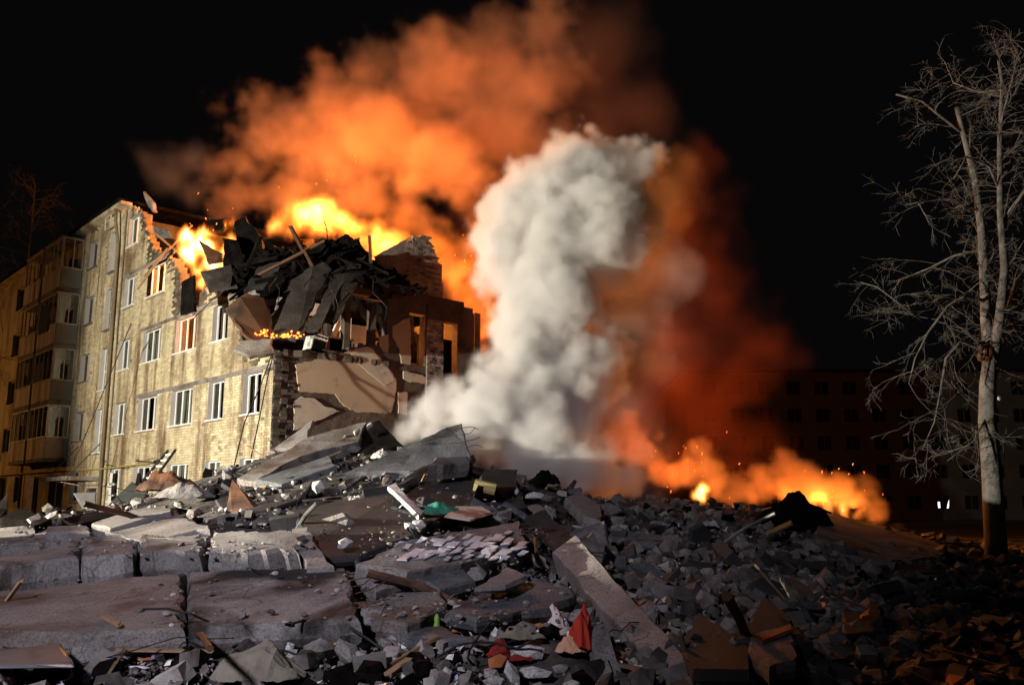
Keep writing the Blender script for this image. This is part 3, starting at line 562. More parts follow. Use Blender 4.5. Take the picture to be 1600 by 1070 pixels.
for k in range(4): S('slab_core', [(516+k*19, 695-k*9.5, 21.5), (524+k*19, 690-k*9.5, 21.6), (522+k*19, 687-k*9.5, 21.7), (514+k*19, 691-k*9.5, 21.6)], .12, 'plaster', 'white broken core sticking from the black slab edge', 'fragment', 'white cores along the black slab', jit=.04, step=.1)
S('concrete_slab', [(398, 749, 18.9), (440, 757, 18.2), (524, 726, 18.9), (514, 711, 20.0)], .36, 'blue_slab', 'short thick slab with a pale top below the brown slab', jit=.03)
S('brown_slab', [(368, 748, 19.5), (398, 752, 19.1), (470, 712, 20.5), (560, 690, 21.5), (572, 658, 22.6), (480, 682, 21.8)], .3, 'dirty_concrete', 'long brown slab sloping up to the torn brick corner', jit=.06)
S('concrete_slab', [(420, 705, 24), (470, 668, 25), (488, 655, 25.3), (480, 690, 24)], .15, 'concrete', 'thin slab leaning on the foot of the papered cross wall', jit=.05)
S('rust_panel', [(352, 800, 16.3), (362, 748, 16.8), (404, 790, 16.3), (398, 808, 15.7)], .05, 'rust_metal', 'rusty brown metal panel standing in the pale rubble', 'panel', jit=.01)
S('concrete_block', [(670, 728), (736, 722), (730, 712), (678, 714)], .3, 'concrete', 'grey block under the raised end of the massive slab', 'block', lift=.5)
S('concrete_block', [(745, 760), (812, 762), (806, 732), (755, 734)], .4, 'dark_slab', 'sooty square block on the crest beside the smoke', 'block', lift=.45)
S('concrete_slab', [(882, 776), (904, 766), (942, 792), (938, 814), (912, 806)], .2, 'concrete', 'beige plate sliding down below the smoke', lift=.4, jit=.05)
S('concrete_slab', [(822, 805), (850, 795), (960, 900), (925, 905)], .14, 'dark_slab', 'thin dark beam sunk beside the tiled slab', lift=.2)
# plates in the middle
S('broken_plate', [(565, 945), (618, 925), (690, 922), (700, 948), (640, 975), (580, 968)], .2, 'dirty_concrete', 'brownish plate lying below the tiled slab', 'plate', lift=.22)
S('broken_plate', [(690, 955), (760, 922), (850, 903), (902, 930), (860, 950), (745, 966)], .14, 'blue_slab', 'wide cracked plate beside the leaning beam', 'plate', lift=.25, jit=.07)
S('broken_plate', [(742, 918), (792, 884), (826, 898), (790, 915)], .08, 'concrete', 'pointed pale plate tilted on the wide cracked plate', 'plate', lift=.4, jit=.03)
S('broken_plate', [(640, 900), (720, 885), (742, 905), (690, 922)], .2, 'blue_slab', 'wedge of plaster below the tiled slab', 'plate', lift=.26)
S('broken_plate', [(610, 985), (690, 975), (735, 995), (640, 1002)], .1, 'blue_slab', 'low thin plate behind the paper litter', 'plate', lift=.12)
S('broken_plate', [(570, 905), (620, 893), (640, 908), (590, 925)], .15, 'concrete', 'small square plate by the cut slab end', 'plate', lift=.25, seed=4)
# leaning beam and its neighbours
bm_ = S('leaning_beam', [(862, 862, 12.6), (899, 835, 13.1), (1076, 1030, 8.45), (1030, 1049, 8.4)], .42, 'concrete', 'long pale concrete beam leaning down the front of the heap', 'beam', jit=.02)
S('concrete_block', [(903, 846, 13.3), (926, 828, 13.7), (950, 850, 13.5), (938, 886, 13.1), (912, 880, 13.0)], .35, 'dirty_concrete', 'brown rough block behind the top of the leaning beam', 'block', jit=.06)
S('concrete_post', [(918, 978, 8.85), (948, 970, 8.95), (975, 1055, 8.35), (941, 1062, 8.3)], .22, 'concrete', 'short square concrete post propped by the red cloth', 'post', jit=.012)
S('broken_plate', [(1062, 1006), (1092, 956), (1168, 1002), (1172, 1046), (1084, 1046)], .16, 'dark_slab', 'dark five cornered plate at the foot of the brick rubble', 'plate', lift=.28)
S('broken_plate', [(1150, 1000), (1196, 926), (1258, 986), (1270, 1002)], .16, 'dark_slab', 'dark pointed plate standing above the tiled corner piece', 'plate', lift=.32)
tc_ = S('tiled_corner', [(1164, 990), (1236, 972), (1250, 1032), (1200, 1042), (1172, 1024)], .14, 'concrete', 'corner piece of wall with a strip of brown tile', 'plate', lift=.34)
S('tile', [(1186, 992), (1236, 974), (1240, 982), (1192, 1000)], .04, 'orange_brick', lift=.40, parent=tc_, jit=.01)
S('concrete_slab', [(1270, 838), (1290, 800), (1430, 834), (1500, 862), (1400, 880), (1300, 862)], .15, 'dirty_concrete', 'smooth earthy slab below the fires', lift=.14)
S('broken_plate', [(1310, 950), (1375, 940), (1385, 985), (1320, 990)], .1, 'dark_slab', 'bent dark sheet in the brick rubble', 'plate', lift=.2)
S('plywood_bit', [(1342, 960), (1358, 950), (1360, 960), (1346, 963)], .03, 'orange_cloth', 'small orange scrap on the bent dark sheet', 'scrap', lift=.3, jit=.01)
S('orange_block', [(1478, 1050), (1500, 1032), (1520, 1052), (1490, 1068)], .12, 'orange_brick', 'orange brick block by the edge of the brick rubble', 'block', lift=.15, jit=.01)
S('orange_block', [(1492, 1074), (1520, 1058), (1530, 1070), (1500, 1085)], .1, 'orange_cloth', 'bright orange tile piece below the orange brick block', 'block', lift=.2, jit=.01)
S('metal_sheet', [(-30, 1040), (116, 1038), (94, 1003), (-30, 1018)], .03, 'grey_metal', 'bent grey metal sheet before the rusty slab', 'sheet', lift=.26, jit=.01)
S('metal_sheet', [(165, 792, 22), (205, 752, 22.6), (232, 765, 22.4), (222, 788, 22)], .04, 'dark_metal', 'dark green tin sheet leaning below the ladder', 'sheet', jit=.01)
S('metal_sheet', [(114, 770, 25), (150, 768, 25), (150, 798, 24.4), (132, 797, 24.4)], .04, 'grey_metal', 'square grey plate standing before the entrance', 'sheet', jit=.01)
S('metal_sheet', [(-20, 830), (-5, 790, 20), (12, 768, 20), (12, 810, 19.5)], .06, 'charred', 'black sheet standing at the low end of the heap', 'sheet', jit=.02)
for k, q in enumerate(([(0, 808), (30, 792), (85, 806), (60, 820)], [(90, 810), (150, 797), (200, 800), (130, 818)])):
    S('tarp_sheet', q, .2, 'charred', ['black plastic bag heaped near the standing black sheet', 'black tarp folded before the square grey plate'][k], 'tarp', lift=.4, jit=.1)
S('glass_shard', [(42, 810), (60, 800), (66, 806), (48, 816)], .02, 'white_frame', 'white shard glinting on the black plastic bag', 'shard', lift=.5, jit=.03)
S('glass_shard', [(68, 806), (88, 797), (90, 803), (74, 810)], .02, 'white_frame', 'white shard between bag and black tarp', 'shard', lift=.5, jit=.03)
S('cream_board', [(694, 806), (712, 790), (752, 790), (770, 800), (735, 812)], .03, 'cream_board', 'cream board with a red stain on the black roofing', 'board', lift=.42, jit=.01)
S('wood_post', [(208, 775, 22.4), (214, 738, 22.8), (219, 738, 22.8), (222, 775, 22.4)], .1, 'charred', 'charred pointed post before the entrance', 'post', jit=.01)
S('timber_plank', [(158, 960), (162, 958), (190, 972), (186, 975)], .04, 'wood', 'thin wooden slat on the rusty slab', 'plank', lift=.37, jit=.005)
S('timber_plank', [(160, 1062, 8.3), (166, 1064, 8.3), (200, 1012, 9.), (194, 1008, 9.)], .04, 'wood', 'splintered stick standing before the rusty slab', 'plank', jit=.01)
S('timber_plank', [(1262, 789, 25.8), (1266, 786, 25.8), (1300, 800, 25.6), (1296, 804, 25.6)], .12, 'charred', 'charred beam across the edge of the lower fire', 'plank', jit=.01)
S('timber_plank', [(1242, 788, 25.6), (1246, 785, 25.6), (1268, 799, 25.4), (1264, 802, 25.4)], .12, 'charred', 'short charred beam beside the lower fire', 'plank', jit=.01)
S('timber_plank', [(1196, 830), (1236, 812), (1238, 817), (1200, 835)], .06, 'yellow_foam', 'yellowish board below the dark charred mound', 'plank', lift=.3, jit=.01)
# ladder against the facade heap
la, lb_, lc, ld = at(214, 762, 23.6), at(262, 704, 25.0), at(231, 762, 23.6), at(274, 703, 25.0)
ld_ = root('ladder', la, 'grey metal ladder leaning in the rubble against the brick facade', 'ladder')
for p, q in ((la, lb_), (lc, ld)): MB().tube([p, q], .04, 6).build('rail', 'dark_metal', ld_)
for k in range(6): f = (k+.6)/6.4; MB().tube([la.lerp(lb_, f), lc.lerp(ld, f)], .025, 5).build('rung', 'white_frame', ld_)
# cloth, bags and other soft things
KEEP = []
def cloth(name, px, py, w_, d_, h_, m, label, cat='cloth', seed=0, lift=0., Y=None):
    rnd = random.Random(seed*13+5); c = hit(px, py, lift) if Y is None else at(px, py, Y); n = 22; vs, fs = [], []; c = c+Vector((0, 0, .08)); KEEP.append((c.x, c.y, max(w_, d_)*.9+.08))
    for j in range(n+1):
        for i in range(n+1):
            u, v_ = i/n*2-1, j/n*2-1; r = math.hypot(u, v_)
            k = 1/max(1, r**1.2) if r > 0 else 1
            f = mnoise.fractal(Vector((u*1.6+seed*7, v_*1.6, seed)), .9, 2.1, 5); g2 = mnoise.noise(Vector((u*3.1+seed*3, v_*1.2, seed+4)))
            z = h_*max(0., (1-min(1, r)**1.6))*(1+.35*f)+.16*min(w_, d_, h_+.15)*abs(g2)*1.2+.02*f
            vs.append(c+Vector((u*k*w_*(1+.18*f), v_*k*d_*(1+.18*g2), z-.03)))
    for j in range(n):
        for i in range(n): a = j*(n+1)+i; fs.append((a, a+1, a+n+2, a+n+1))
    o = MB().add(vs, fs).build(name, m, centre=True, smooth=False); return tag(o, label, cat)
cloth('cloth', 910, 1018, .13, .22, .36, 'red_cloth', 'bright red cloth bunched beside the square post', seed=1)
cloth('cloth', 866, 988, .16, .13, .24, 'pink_cloth', 'pale pink cloth crumpled beside the red cloth', seed=2)
cloth('cloth', 893, 1026, .16, .12, .12, 'peach_cloth', 'peach cloth spilled below the pale pink cloth', seed=3)
cloth('cloth', 805, 986, .34, .14, .13, 'orange_cloth', 'dusty orange cloth stretched over the debris', seed=4)
cloth('cloth', 782, 1032, .13, .1, .12, 'dark_red_cloth', 'dark red wool cloth among the white blocks', seed=5)
cloth('cloth', 806, 1040, .16, .08, .05, 'dark_red_cloth', 'flat dark red rag under the white blocks', seed=15)
cloth('cloth', 815, 1004, .26, .12, .08, 'khaki_cloth', 'khaki bag flap below the orange cloth', seed=6)
cloth('tarp', 400, 1066, .46, .3, .24, 'khaki_cloth', 'crumpled khaki tarp at the front edge of the heap', 'tarp', seed=7)
cloth('tarp', 385, 1014, .3, .2, .10, 'charred', 'black rag under the soot patched slab', 'rag', seed=8)
cloth('cloth', 686, 808, .34, .2, .16, 'green_cloth', 'dark green cloth beside the stained cream board', seed=9, lift=.3)
cloth('bundle', 262, 770, .7, .45, .4, 'rust_metal', 'rust brown bundle at the foot of the ladder', 'bundle', seed=10, lift=.2)
cloth('bundle', 285, 782, .6, .35, .26, 'concrete', 'dusty white curtain bundle beside the rust brown one', 'bundle', seed=11, lift=.2)
cloth('charred_mound', 1240, 826, .85, .6, .8, 'charred', 'black charred mound on the crest between the fires', 'mound', seed=12)
cloth('charred_lump', 853, 760, .36, .3, .3, 'charred', 'black lump on the crest below the smoke', 'lump', seed=13, lift=.15)
fo = MB().tube([hit(741, 757, .4), hit(774, 765, .4)], .11, 10); tag(fo.build('foam_roll', 'yellow_foam', smooth=False, centre=True), 'dusty yellow foam roll on the black roofing', 'roll')
bo = MB().tube([hit(682, 990, .02), hit(682, 990, .02)+Vector((0, .02, .16)), hit(682, 990, .02)+Vector((0, .02, .2))], .04, 8, .015); tag(bo.build('green_bottle', 'green_plastic', centre=True), 'green plastic bottle stuck beside the plates', 'bottle')
cloth('plastic_scrap', 533, 1004, .07, .05, .12, 'teal_plastic', 'pale teal plastic scrap at the cut slab end', 'scrap', seed=14)
# white blocks by the clothes
WR = random.Random(17)
for (px, py, l, w_, h_, a, lab) in ((780, 1040, .22, .11, .12, .7, 'rounded white block standing on the dark red rag'), (822, 1026, .32, .14, .13, .1, 'long white block beside the dark red wool'), (838, 1056, .34, .12, .1, -.2, 'flat white block under the long one'),
        (802, 1066, .16, .12, .2, 1.2, 'pointed white shard at the front edge'), (768, 1058, .16, .12, .12, .4, 'small round white stone beside the pointed shard'), (772, 1072, .2, .14, .1, .9, 'low white stone at the front edge'), (1146, 1064, .2, .16, .16, .5, 'white lump of mortar before the dark plates'),
        (895, 1076, .2, .1, .08, .2, 'white chip below the square post'), (240, 832, .36, .2, .2, .1, 'small white block resting on the tilted slab'), (28, 916, .36, .2, .17, .2, 'tan brick shaped block at the end of the rusty slab'), (495, 765, .3, .22, .2, .3, 'white stone below the thick slab'), (655, 824, .22, .14, .14, .2, 'white stone pair on the black roofing'), (640, 826, .16, .14, .12, 1., 'round stone beside the white pair on the roofing'), (540, 856, .2, .15, .14, .4, 'white stone at the foot of the black sheet'), (835, 778, .34, .12, .12, .1, 'white block on the dark beam slope'), (806, 772, .14, .12, .14, .6, 'small white cube by the foam roll')):
    v_, f_ = chunk_geo(WR, l*.62, w_*.72, h_*.72); c = hit(px, py, .05 if py > 900 else .3); KEEP.append((c.x, c.y, l*.7)); m3 = Matrix.Rotation(a, 3, 'Z') @ Matrix.Rotation(WR.gauss(0, .25), 3, 'X')
    o = MB().add([m3 @ Vector(q)+c+Vector((0, 0, h_*.3)) for q in v_], f_).build('white_block' if 'white' in lab else 'stone_block', 'white_concrete' if 'tan' not in lab else 'orange_brick', centre=True); tag(o, lab, 'block')
# reinforcement torn out of the slab ends
IR = random.Random(23)
for (x0, y0, x1, y1, n, dx) in ((543, 892, 562, 960, 6, .35), (722, 664, 735, 705, 4, .3), (880, 838, 896, 836, 3, .1), (820, 822, 824, 846, 4, .3), (476, 840, 478, 858, 3, .3)):
    for k in range(n):
        f = (k+.5)/n; p = hit(x0+(x1-x0)*f, y0+(y1-y0)*f, .2) if y0 > 700 else at(x0+(x1-x0)*f, y0+(y1-y0)*f, 19.8); q1 = p+Vector((dx*IR.uniform(.3, .8), IR.gauss(0, .08), IR.uniform(0, .12))); q2 = q1+Vector((dx*IR.uniform(.1, .6), IR.gauss(0, .12), IR.uniform(-.12, .2)))
        tag(MB().tube([p-Vector((.1, 0, 0)), q1, q2], .008, 5).build('rebar_rod', 'rust_metal', centre=True), 'rusty reinforcement rod torn out of a slab end', 'rod', 'rods torn out of slab ends')
# crumbs lying on the slabs
CQ = random.Random(19); cm = MB(); tm_ = [chunk_geo(CQ, 1.2, 1., .6) for _ in range(12)]
for (x0, y0, x1, y1, n, l) in ((0, 900, 285, 985, 190, .29), (296, 895, 545, 975, 150, .29), (0, 845, 470, 868, 320, .45), (20, 822, 330, 848, 200, .36), (560, 830, 815, 885, 210, .36), (690, 915, 890, 980, 190, .25), (565, 925, 695, 965, 110, .22), (455, 775, 690, 860, 190, .22), (620, 760, 820, 800, 120, .24), (1065, 965, 1165, 1040, 60, .28)):
    for k in range(int(n*.8)):
        p = hit(CQ.uniform(x0, x1), CQ.uniform(y0, y1), l); s_ = .007*(8 ** (CQ.random()**2.4)); v_, f_ = tm_[CQ.randrange(12)]; v_ = [Vector(q)*s_ for q in v_]; m3 = Matrix.Rotation(CQ.uniform(0, 6.3), 3, 'Z') @ Matrix.Rotation(CQ.gauss(0, .3), 3, 'X'); cm.add([m3 @ Vector(q)+p+Vector((0, 0, s_*.4)) for q in v_], f_)
tag(cm.build('crumbs', 'rubble_bits'), 'crumbs of brick and plaster lying on the slabs', kind='stuff')
# ------------------------------------------------------------------ loose bricks, chunks, fragments, wires
def spot(rnd, lo=7.6, hi=26, pxr=(-60, 1660)):
    while True:
        Y = (lo**-.6+(hi**-.6-lo**-.6)*rnd.random())**(-1/.6); px = rnd.uniform(*pxr); X = (px-800)/1390*Y
        yc, zc = interp(px, CREST)
        if any((X-a)**2+(Y-b)**2 < r*r for a, b, r in KEEP): continue
        if Y < yc+.8: return Vector((X, Y, height(X, Y))), px
def rotm(rnd, s=.5): return Matrix.Rotation(rnd.uniform(0, 6.3), 3, 'Z') @ Matrix.Rotation(rnd.gauss(0, s), 3, 'X') @ Matrix.Rotation(rnd.gauss(0, s), 3, 'Y')
Q = random.Random(77)
def meshes(name, m, gen, n):
    out = []
    for _ in range(n):
        vs, fs = gen(); me = bpy.data.meshes.new(name); me.from_pydata(vs, [], fs); me.materials.append(MATS[m]); me.update(); out.append(me)
    return out
def zone(px, Y):
    if px < 450 and Y > 14: return 'below the brick facade'
    if px < 600 and Y < 14: return 'around the long flat floor slabs'
    if px < 900 and Y < 13: return 'around the cracked plates'
    if px < 900: return 'around the black roofing sheets'
    if Y > 17: return 'on the crest near the fires'
    return 'beside the dark pointed plates' if Y < 10.5 else 'on the slope above the dark plates'
def scatter(name, pool, n, label, cat, group, pxr, lo, hi, smin, smax, up=.3):
    for k in range(n):
        p, px = spot(Q, lo, hi, pxr); o = bpy.data.objects.new(name, pool[k % len(pool)]); s_ = smin*(smax/smin)**(Q.random()**1.6)
        o.matrix_world = Matrix.Translation(p+Vector((0, 0, .05*s_))) @ rotm(Q, up).to_4x4() @ Matrix.Scale(s_, 4); col.objects.link(o)
        tag(o, ('large ' if s_ > 1.15 else 'small ' if s_ < .7 else '')+label+' '+zone(px, p.y), cat, group)
scatter('loose_brick', meshes('loose_brick', 'sooty_brick', lambda: brick_geo(Q), 14), 280, 'loose grey brick', 'brick', 'loose bricks on the slope', (930, 1640), 8, 22, .85, 1.25, .6)
scatter('concrete_chunk', meshes('concrete_chunk', 'concrete', lambda: chunk_geo(Q, .2, .15, .11), 16), 270, 'broken concrete chunk', 'chunk', 'concrete chunks on the heap', (-60, 1640), 8.2, 24, .4, 1.6, .5)
scatter('pale_chunk', meshes('pale_chunk', 'white_concrete', lambda: chunk_geo(Q, .15, .12, .10), 10), 75, 'pale plaster lump', 'lump', 'pale plaster lumps', (180, 900), 13, 22, .35, 1.3, .5)
def frag():
    n = Q.choice((4, 5, 5, 6)); pts = [Vector((math.cos(6.283*i/n+Q.uniform(-.3, .3))*Q.uniform(.25, .6), math.sin(6.283*i/n+Q.uniform(-.3, .3))*Q.uniform(.2, .4), 0)) for i in range(n)]
    mb = MB(); slab_mesh(mb, pts, Q.uniform(.06, .16), Q, .2, .03, .012); return [tuple(p) for p in mb.v], mb.f
scatter('slab_fragment', meshes('slab_fragment', 'blue_slab', frag, 12), 130, 'flat grey slab fragment', 'fragment', 'slab fragments in the heap', (560, 1640), 9.5, 22, .5, 1.5, .35)
scatter('brown_fragment', meshes('brown_fragment', 'dirty_concrete', frag, 8), 60, 'brown stained slab fragment', 'fragment', 'brown fragments in the heap', (480, 1300), 9, 20, .4, 1.3, .45)
scatter('dark_fragment', meshes('dark_fragment', 'dark_slab', frag, 8), 100, 'dark roofing fragment', 'fragment', 'dark fragments in the heap', (300, 1640), 12, 24, .5, 1.7, .4)
for k in range(60):
    p, px = spot(Q, 8.4, 23); a = Q.uniform(0, 6.3); L_ = Q.uniform(.4, 2.4); pts = [p+Vector((0, 0, .02))]
    for i in range(5): a += Q.gauss(0, .4); pts.append(pts[-1]+Vector((math.cos(a)*L_/5, math.sin(a)*L_/5, Q.uniform(-.04, .12))))
    tag(MB().tube(pts, Q.uniform(.006, .014), 5).build('bent_wire', 'cable' if k % 3 else 'rust_metal', centre=True), 'bent thin wire sticking out of the rubble '+zone(px, p.y), 'wire', 'bent wires in the heap')
for k in range(44):
    p, px = spot(Q, 8.4, 22); L_ = Q.uniform(.4, 1.5); d = Vector((Q.gauss(0, 1), Q.gauss(0, 1), Q.uniform(0, .35))).normalized(); mb = MB(); g_, f_ = brick_geo(Q, L_, Q.uniform(.04, .1), .03, False)
    m3 = d.to_track_quat('X', 'Z').to_matrix(); tag(mb.add([m3 @ Vector(q)+p+Vector((0, 0, .1)) for q in g_], f_).build('broken_lath', 'wood', centre=True), 'snapped wooden lath '+zone(px, p.y), 'lath', 'snapped laths')
for k in range(12):
    p, px = spot(Q, 9, 22, (150, 1300)); L_ = Q.uniform(.8, 2.4); d = Vector((Q.gauss(0, 1), Q.gauss(0, .7), Q.uniform(-.05, .4))).normalized()
    tag(MB().tube([p+Vector((0, 0, .08)), p+d*L_*.5+Vector((0, 0, .12)), p+d*L_+Vector((0, 0, .06))], Q.uniform(.025, .05), 8).build('steel_pipe', Q.choice(('rust_metal', 'grey_metal')), centre=True), 'length of steel pipe '+zone(px, p.y), 'pipe', 'pipes in the heap')
for k in range(18):
    p, px = spot(Q, 9, 22, (0, 1500)); cl_ = cloth('tin_sheet', 800, 900, Q.uniform(.2, .5), Q.uniform(.15, .35), Q.uniform(.06, .25), Q.choice(('grey_metal', 'rust_metal', 'dark_metal', 'plaster', 'khaki_cloth')), 'crumpled sheet '+zone(px, p.y), 'sheet', seed=40+k, Y=12); KEEP.pop()
    cl_.location = p+Vector((0, 0, .1)); cl_.rotation_euler = (Q.gauss(0, .4), Q.gauss(0, .4), Q.uniform(0, 6)); cl_['group'] = 'crumpled sheets in the heap'
tmpl = [chunk_geo(Q, .5, .42, .32) for _ in range(20)]+[brick_geo(Q, .9, .5, .4) for _ in range(14)]
def field(name, label, m, n, smin, smax, pxr=(-120, 1720), lo=7.4, hi=27, p_=2.2):
    mb = MB()
    for k in range(n):
        p, px = spot(Q, lo, hi, pxr); vs, fs = tmpl[Q.randrange(len(tmpl))]; s_ = smin*(smax/smin)**(Q.random()**p_); m3 = rotm(Q, .6); o = p+Vector((0, 0, .12*s_))
        mb.add([m3 @ (Vector(q)*s_)+o for q in vs], fs)
    tag(mb.build(name, m), label, kind='stuff')
field('rubble', 'crushed grey brick and mortar covering the heap', 'rubble_bits', 6500, .03, .42, p_=2.4)
field('brick_rubble', 'dense brick rubble on the slope below the fires', 'sooty_brick', 3900, .05, .5, (900, 1720), 8, 26, 2.3)
field('dark_rubble', 'sooty crumbs and ash on the heap', 'charred', 2600, .05, .4)
LQ = random.Random(8)
def litter(m, n, label, pxr=(100, 1200), lo=7.7, hi=10.6):
    mb = MB()
    for k in range(n):
        p, px = spot(LQ, lo, hi, pxr); a = LQ.uniform(.02, .07); b = LQ.uniform(.015, .06); m3 = rotm(LQ, .5)
        mb.add([m3 @ Vector(q)+p+Vector((0, 0, .05)) for q in ((-a, -b, 0), (a, -b*.6, .01), (a*.7, b, .03), (-a*.8, b*.8, .0), (0, 0, .025))], [(0, 1, 4), (1, 2, 4), (2, 3, 4), (3, 0, 4)])
    tag(mb.build('litter', m), label, kind='stuff')
field('grit', 'fine mortar grit and dust over the heap', 'rubble_bits', 9000, .015, .09, (-60, 1660), 7.5, 16, 1.2)
litter('white_frame', 170, 'scraps of white paper and plaster strewn along the front of the heap'); litter('orange_cloth', 40, 'orange scraps strewn along the front of the heap'); litter('poster_paper', 50, 'lilac scraps strewn along the front of the heap'); litter('white_concrete', 240, 'white plaster flakes over the heap', (-60, 1300), 8, 20)
# ------------------------------------------------------------------ trees
TQ = random.Random(41)
def limb(mb, p, d, L, r, depth, droop=-.12, tips=None):
    n = 6; pts = [p]; q = p.copy(); d = d.normalized()
    for i in range(n):
        d = (d+Vector((TQ.gauss(0, .16), TQ.gauss(0, .16), TQ.gauss(0, .12)+droop*.25))).normalized(); q = q+d*(L/n); pts.append(q.copy())
    mb.tube(pts, r, 5 if r > .012 else 3, max(.0022, r*.3))
    if depth > 0:
        for k in range(TQ.choice((3, 4, 5))):
            i = TQ.randrange(2, n+1); dd = (pts[i]-pts[i-1]).normalized()+Vector((TQ.gauss(0, .7), TQ.gauss(0, .7), TQ.gauss(-.1, .5)))
            limb(mb, pts[i], dd, L*TQ.uniform(.35, .62), max(.004, r*.5), depth-1, droop)
Yt = 21.5
tr = root('bare_tree', at(1556, 858, Yt), 'tall leafless tree with pale bark and a snapped top beside the brick rubble', 'tree')
P_ = lambda *a: [at(x, y, Yt+(q if q else 0)) for x, y, q in a]
MB().tube(P_((1558, 880, 0), (1553, 800, 0), (1549, 730, 0), (1543, 660, 0), (1543, 600, 0), (1548, 560, 0)), .25, 12, .17).build('trunk', 'bark', tr, True)
BRN = [([(1548, 570, 0), (1541, 500, .1), (1538, 430, .2), (1534, 360, .2), (1524, 280, .3), (1508, 220, .3), (1495, 168, .3)], .15, .055),
       ([(1549, 575, 0), (1562, 500, -.3), (1570, 420, -.5), (1563, 330, -.6), (1562, 230, -.6), (1566, 130, -.5), (1560, 95, -.5)], .13, .03),
       ([(1500, 205, .3), (1470, 182, .2), (1440, 158, 0), (1400, 148, -.2)], .045, .02), ([(1538, 470, .1), (1510, 462, -.3), (1480, 480, -.6), (1450, 520, -.8), (1430, 560, -.9), (1420, 600, -.9)], .05, .012),
       ([(1545, 540, 0), (1500, 535, -.5), (1478, 560, -.7), (1468, 620, -.9), (1460, 660, -1), (1442, 700, -1)], .045, .01), ([(1440, 500, -.7), (1400, 470, -1), (1370, 448, -1), (1345, 441, -1)], .03, .007),
       ([(1536, 390, .2), (1490, 400, .6), (1450, 420, .9), (1400, 440, 1.2)], .04, .01), ([(1530, 330, .2), (1480, 310, 0), (1440, 316, -.2), (1415, 320, -.3)], .03, .007),
       ([(1565, 350, -.5), (1600, 300, -.8), (1640, 260, -1)], .06, .02), ([(1564, 250, -.6), (1600, 215, -.4), (1640, 190, -.2)], .05, .02), ([(1563, 300, -.5), (1545, 260, -.9), (1510, 245, -1.2), (1490, 280, -1.4)], .035, .01),
       ([(1555, 540, 0), (1590, 440, .5), (1640, 380, .8)], .08, .04), ([(1548, 640, 0), (1520, 690, -.4), (1480, 720, -.7)], .03, .008), ([(1566, 140, -.5), (1530, 145, 0), (1490, 130, .4), (1480, 105, .5)], .025, .007), ([(1566, 160, -.5), (1590, 110, -.3), (1610, 60, 0)], .035, .012), ([(1562, 200, -.6), (1575, 150, -.8), (1590, 90, -1)], .03, .01)]
tw = MB()
for pts, r0, r1 in BRN:
    w_ = P_(*pts); MB().tube(w_, r0, 8, r1).build('branch', 'bark', tr, True)
    for a, b in zip(w_, w_[1:]):
        for k in range(max(2, int((b-a).length*5.5))):
            f = TQ.random(); d = (b-a).normalized()*.6+Vector((TQ.gauss(-.1, .8), TQ.gauss(0, .8), TQ.gauss(.05, .55))); limb(tw, a.lerp(b, f), d, TQ.uniform(.4, 1.25), TQ.uniform(.006, .014), 2, -.1)
tag(tw.build('crown', 'twig', tr), kind='stuff')
for k in range(2):
    v_, f_ = chunk_geo(TQ, .14, .13, .16); c = at(1534, 540+k*18, Yt-.15); MB().add([Vector(q)+c for q in v_], f_).build('fungus', 'brown_board', tr)
v_, f_ = chunk_geo(TQ, .05, .04, .07); c = at(1561, 622, Yt-.5); tag(MB().add([Vector(q)+c for q in v_], f_).build('plastic_bag', 'white_frame', centre=True), 'white plastic scrap caught on the leafless tree', 'bag')
def far_tree(loc, h, label):
    t = root('bare_tree', loc, label, 'tree'); l = Vector(loc); MB().tube([l, l+Vector((.2, 0, h*.5)), l+Vector((0, 0, h*.95))], .3, 8, .04).build('trunk', 'bark', t); mb = MB()
    for k in range(46):
        z = h*TQ.uniform(.35, .95); a = TQ.uniform(0, 6.3); limb(mb, l+Vector((0, 0, z)), Vector((math.cos(a), math.sin(a), .5)), (h*1.05-z)*TQ.uniform(.3, .6), .05, 2, 0)
    tag(mb.build('crown', 'twig', t), kind='stuff')
far_tree((-33.5, 60, 0), 25, 'dim leafless tree rising behind the roof of the brick block')
# ------------------------------------------------------------------ dark block across the yard
fb = root('far_building', (30, 92, 0), 'dark unlit apartment block across the yard with one lit ground floor window', 'building')
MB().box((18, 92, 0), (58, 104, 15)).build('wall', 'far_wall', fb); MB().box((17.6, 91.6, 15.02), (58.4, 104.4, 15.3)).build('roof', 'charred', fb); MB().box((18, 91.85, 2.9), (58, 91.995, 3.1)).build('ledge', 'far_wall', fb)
for i in range(13):
    for z in (1.0, 4.1, 6.95, 9.8, 12.6):
        x = 19.6+i*2.9; lit = i == 8 and z < 2
        wn_ = MB().box((x, 91.93, z), (x+1.5, 91.99, z+.08)).box((x, 91.93, z+1.42), (x+1.5, 91.99, z+1.5)).box((x, 91.93, z+.08), (x+.08, 91.99, z+1.42)).box((x+1.42, 91.93, z+.08), (x+1.5, 91.99, z+1.42)).box((x+.71, 91.93, z+.08), (x+.79, 91.99, z+1.42)).build('window', 'far_wall', fb)
        MB().box((x+.08, 91.96, z+.08), (x+1.42, 91.985, z+1.42)).build('pane', 'charred', wn_)
        if lit:
            MB().box((x+.22, 91.93, z+.2), (x+.42, 91.955, z+.8)).build('lit_pane', 'lit_lamp', wn_)
            MB().add([(x+1.08, 91.94, z+.15), (x+1.28, 91.94, z+.2), (x+1.38, 91.94, z+1.), (x+1.24, 91.94, z+.7), (x+1.08, 91.955, z+.15), (x+1.28, 91.955, z+.2), (x+1.38, 91.955, z+1.), (x+1.24, 91.955, z+.7)], [(0, 1, 2, 3), (7, 6, 5, 4), (0, 4, 5, 1), (1, 5, 6, 2), (2, 6, 7, 3), (3, 7, 4, 0)]).build('lit_pane', 'lit_lamp', wn_)
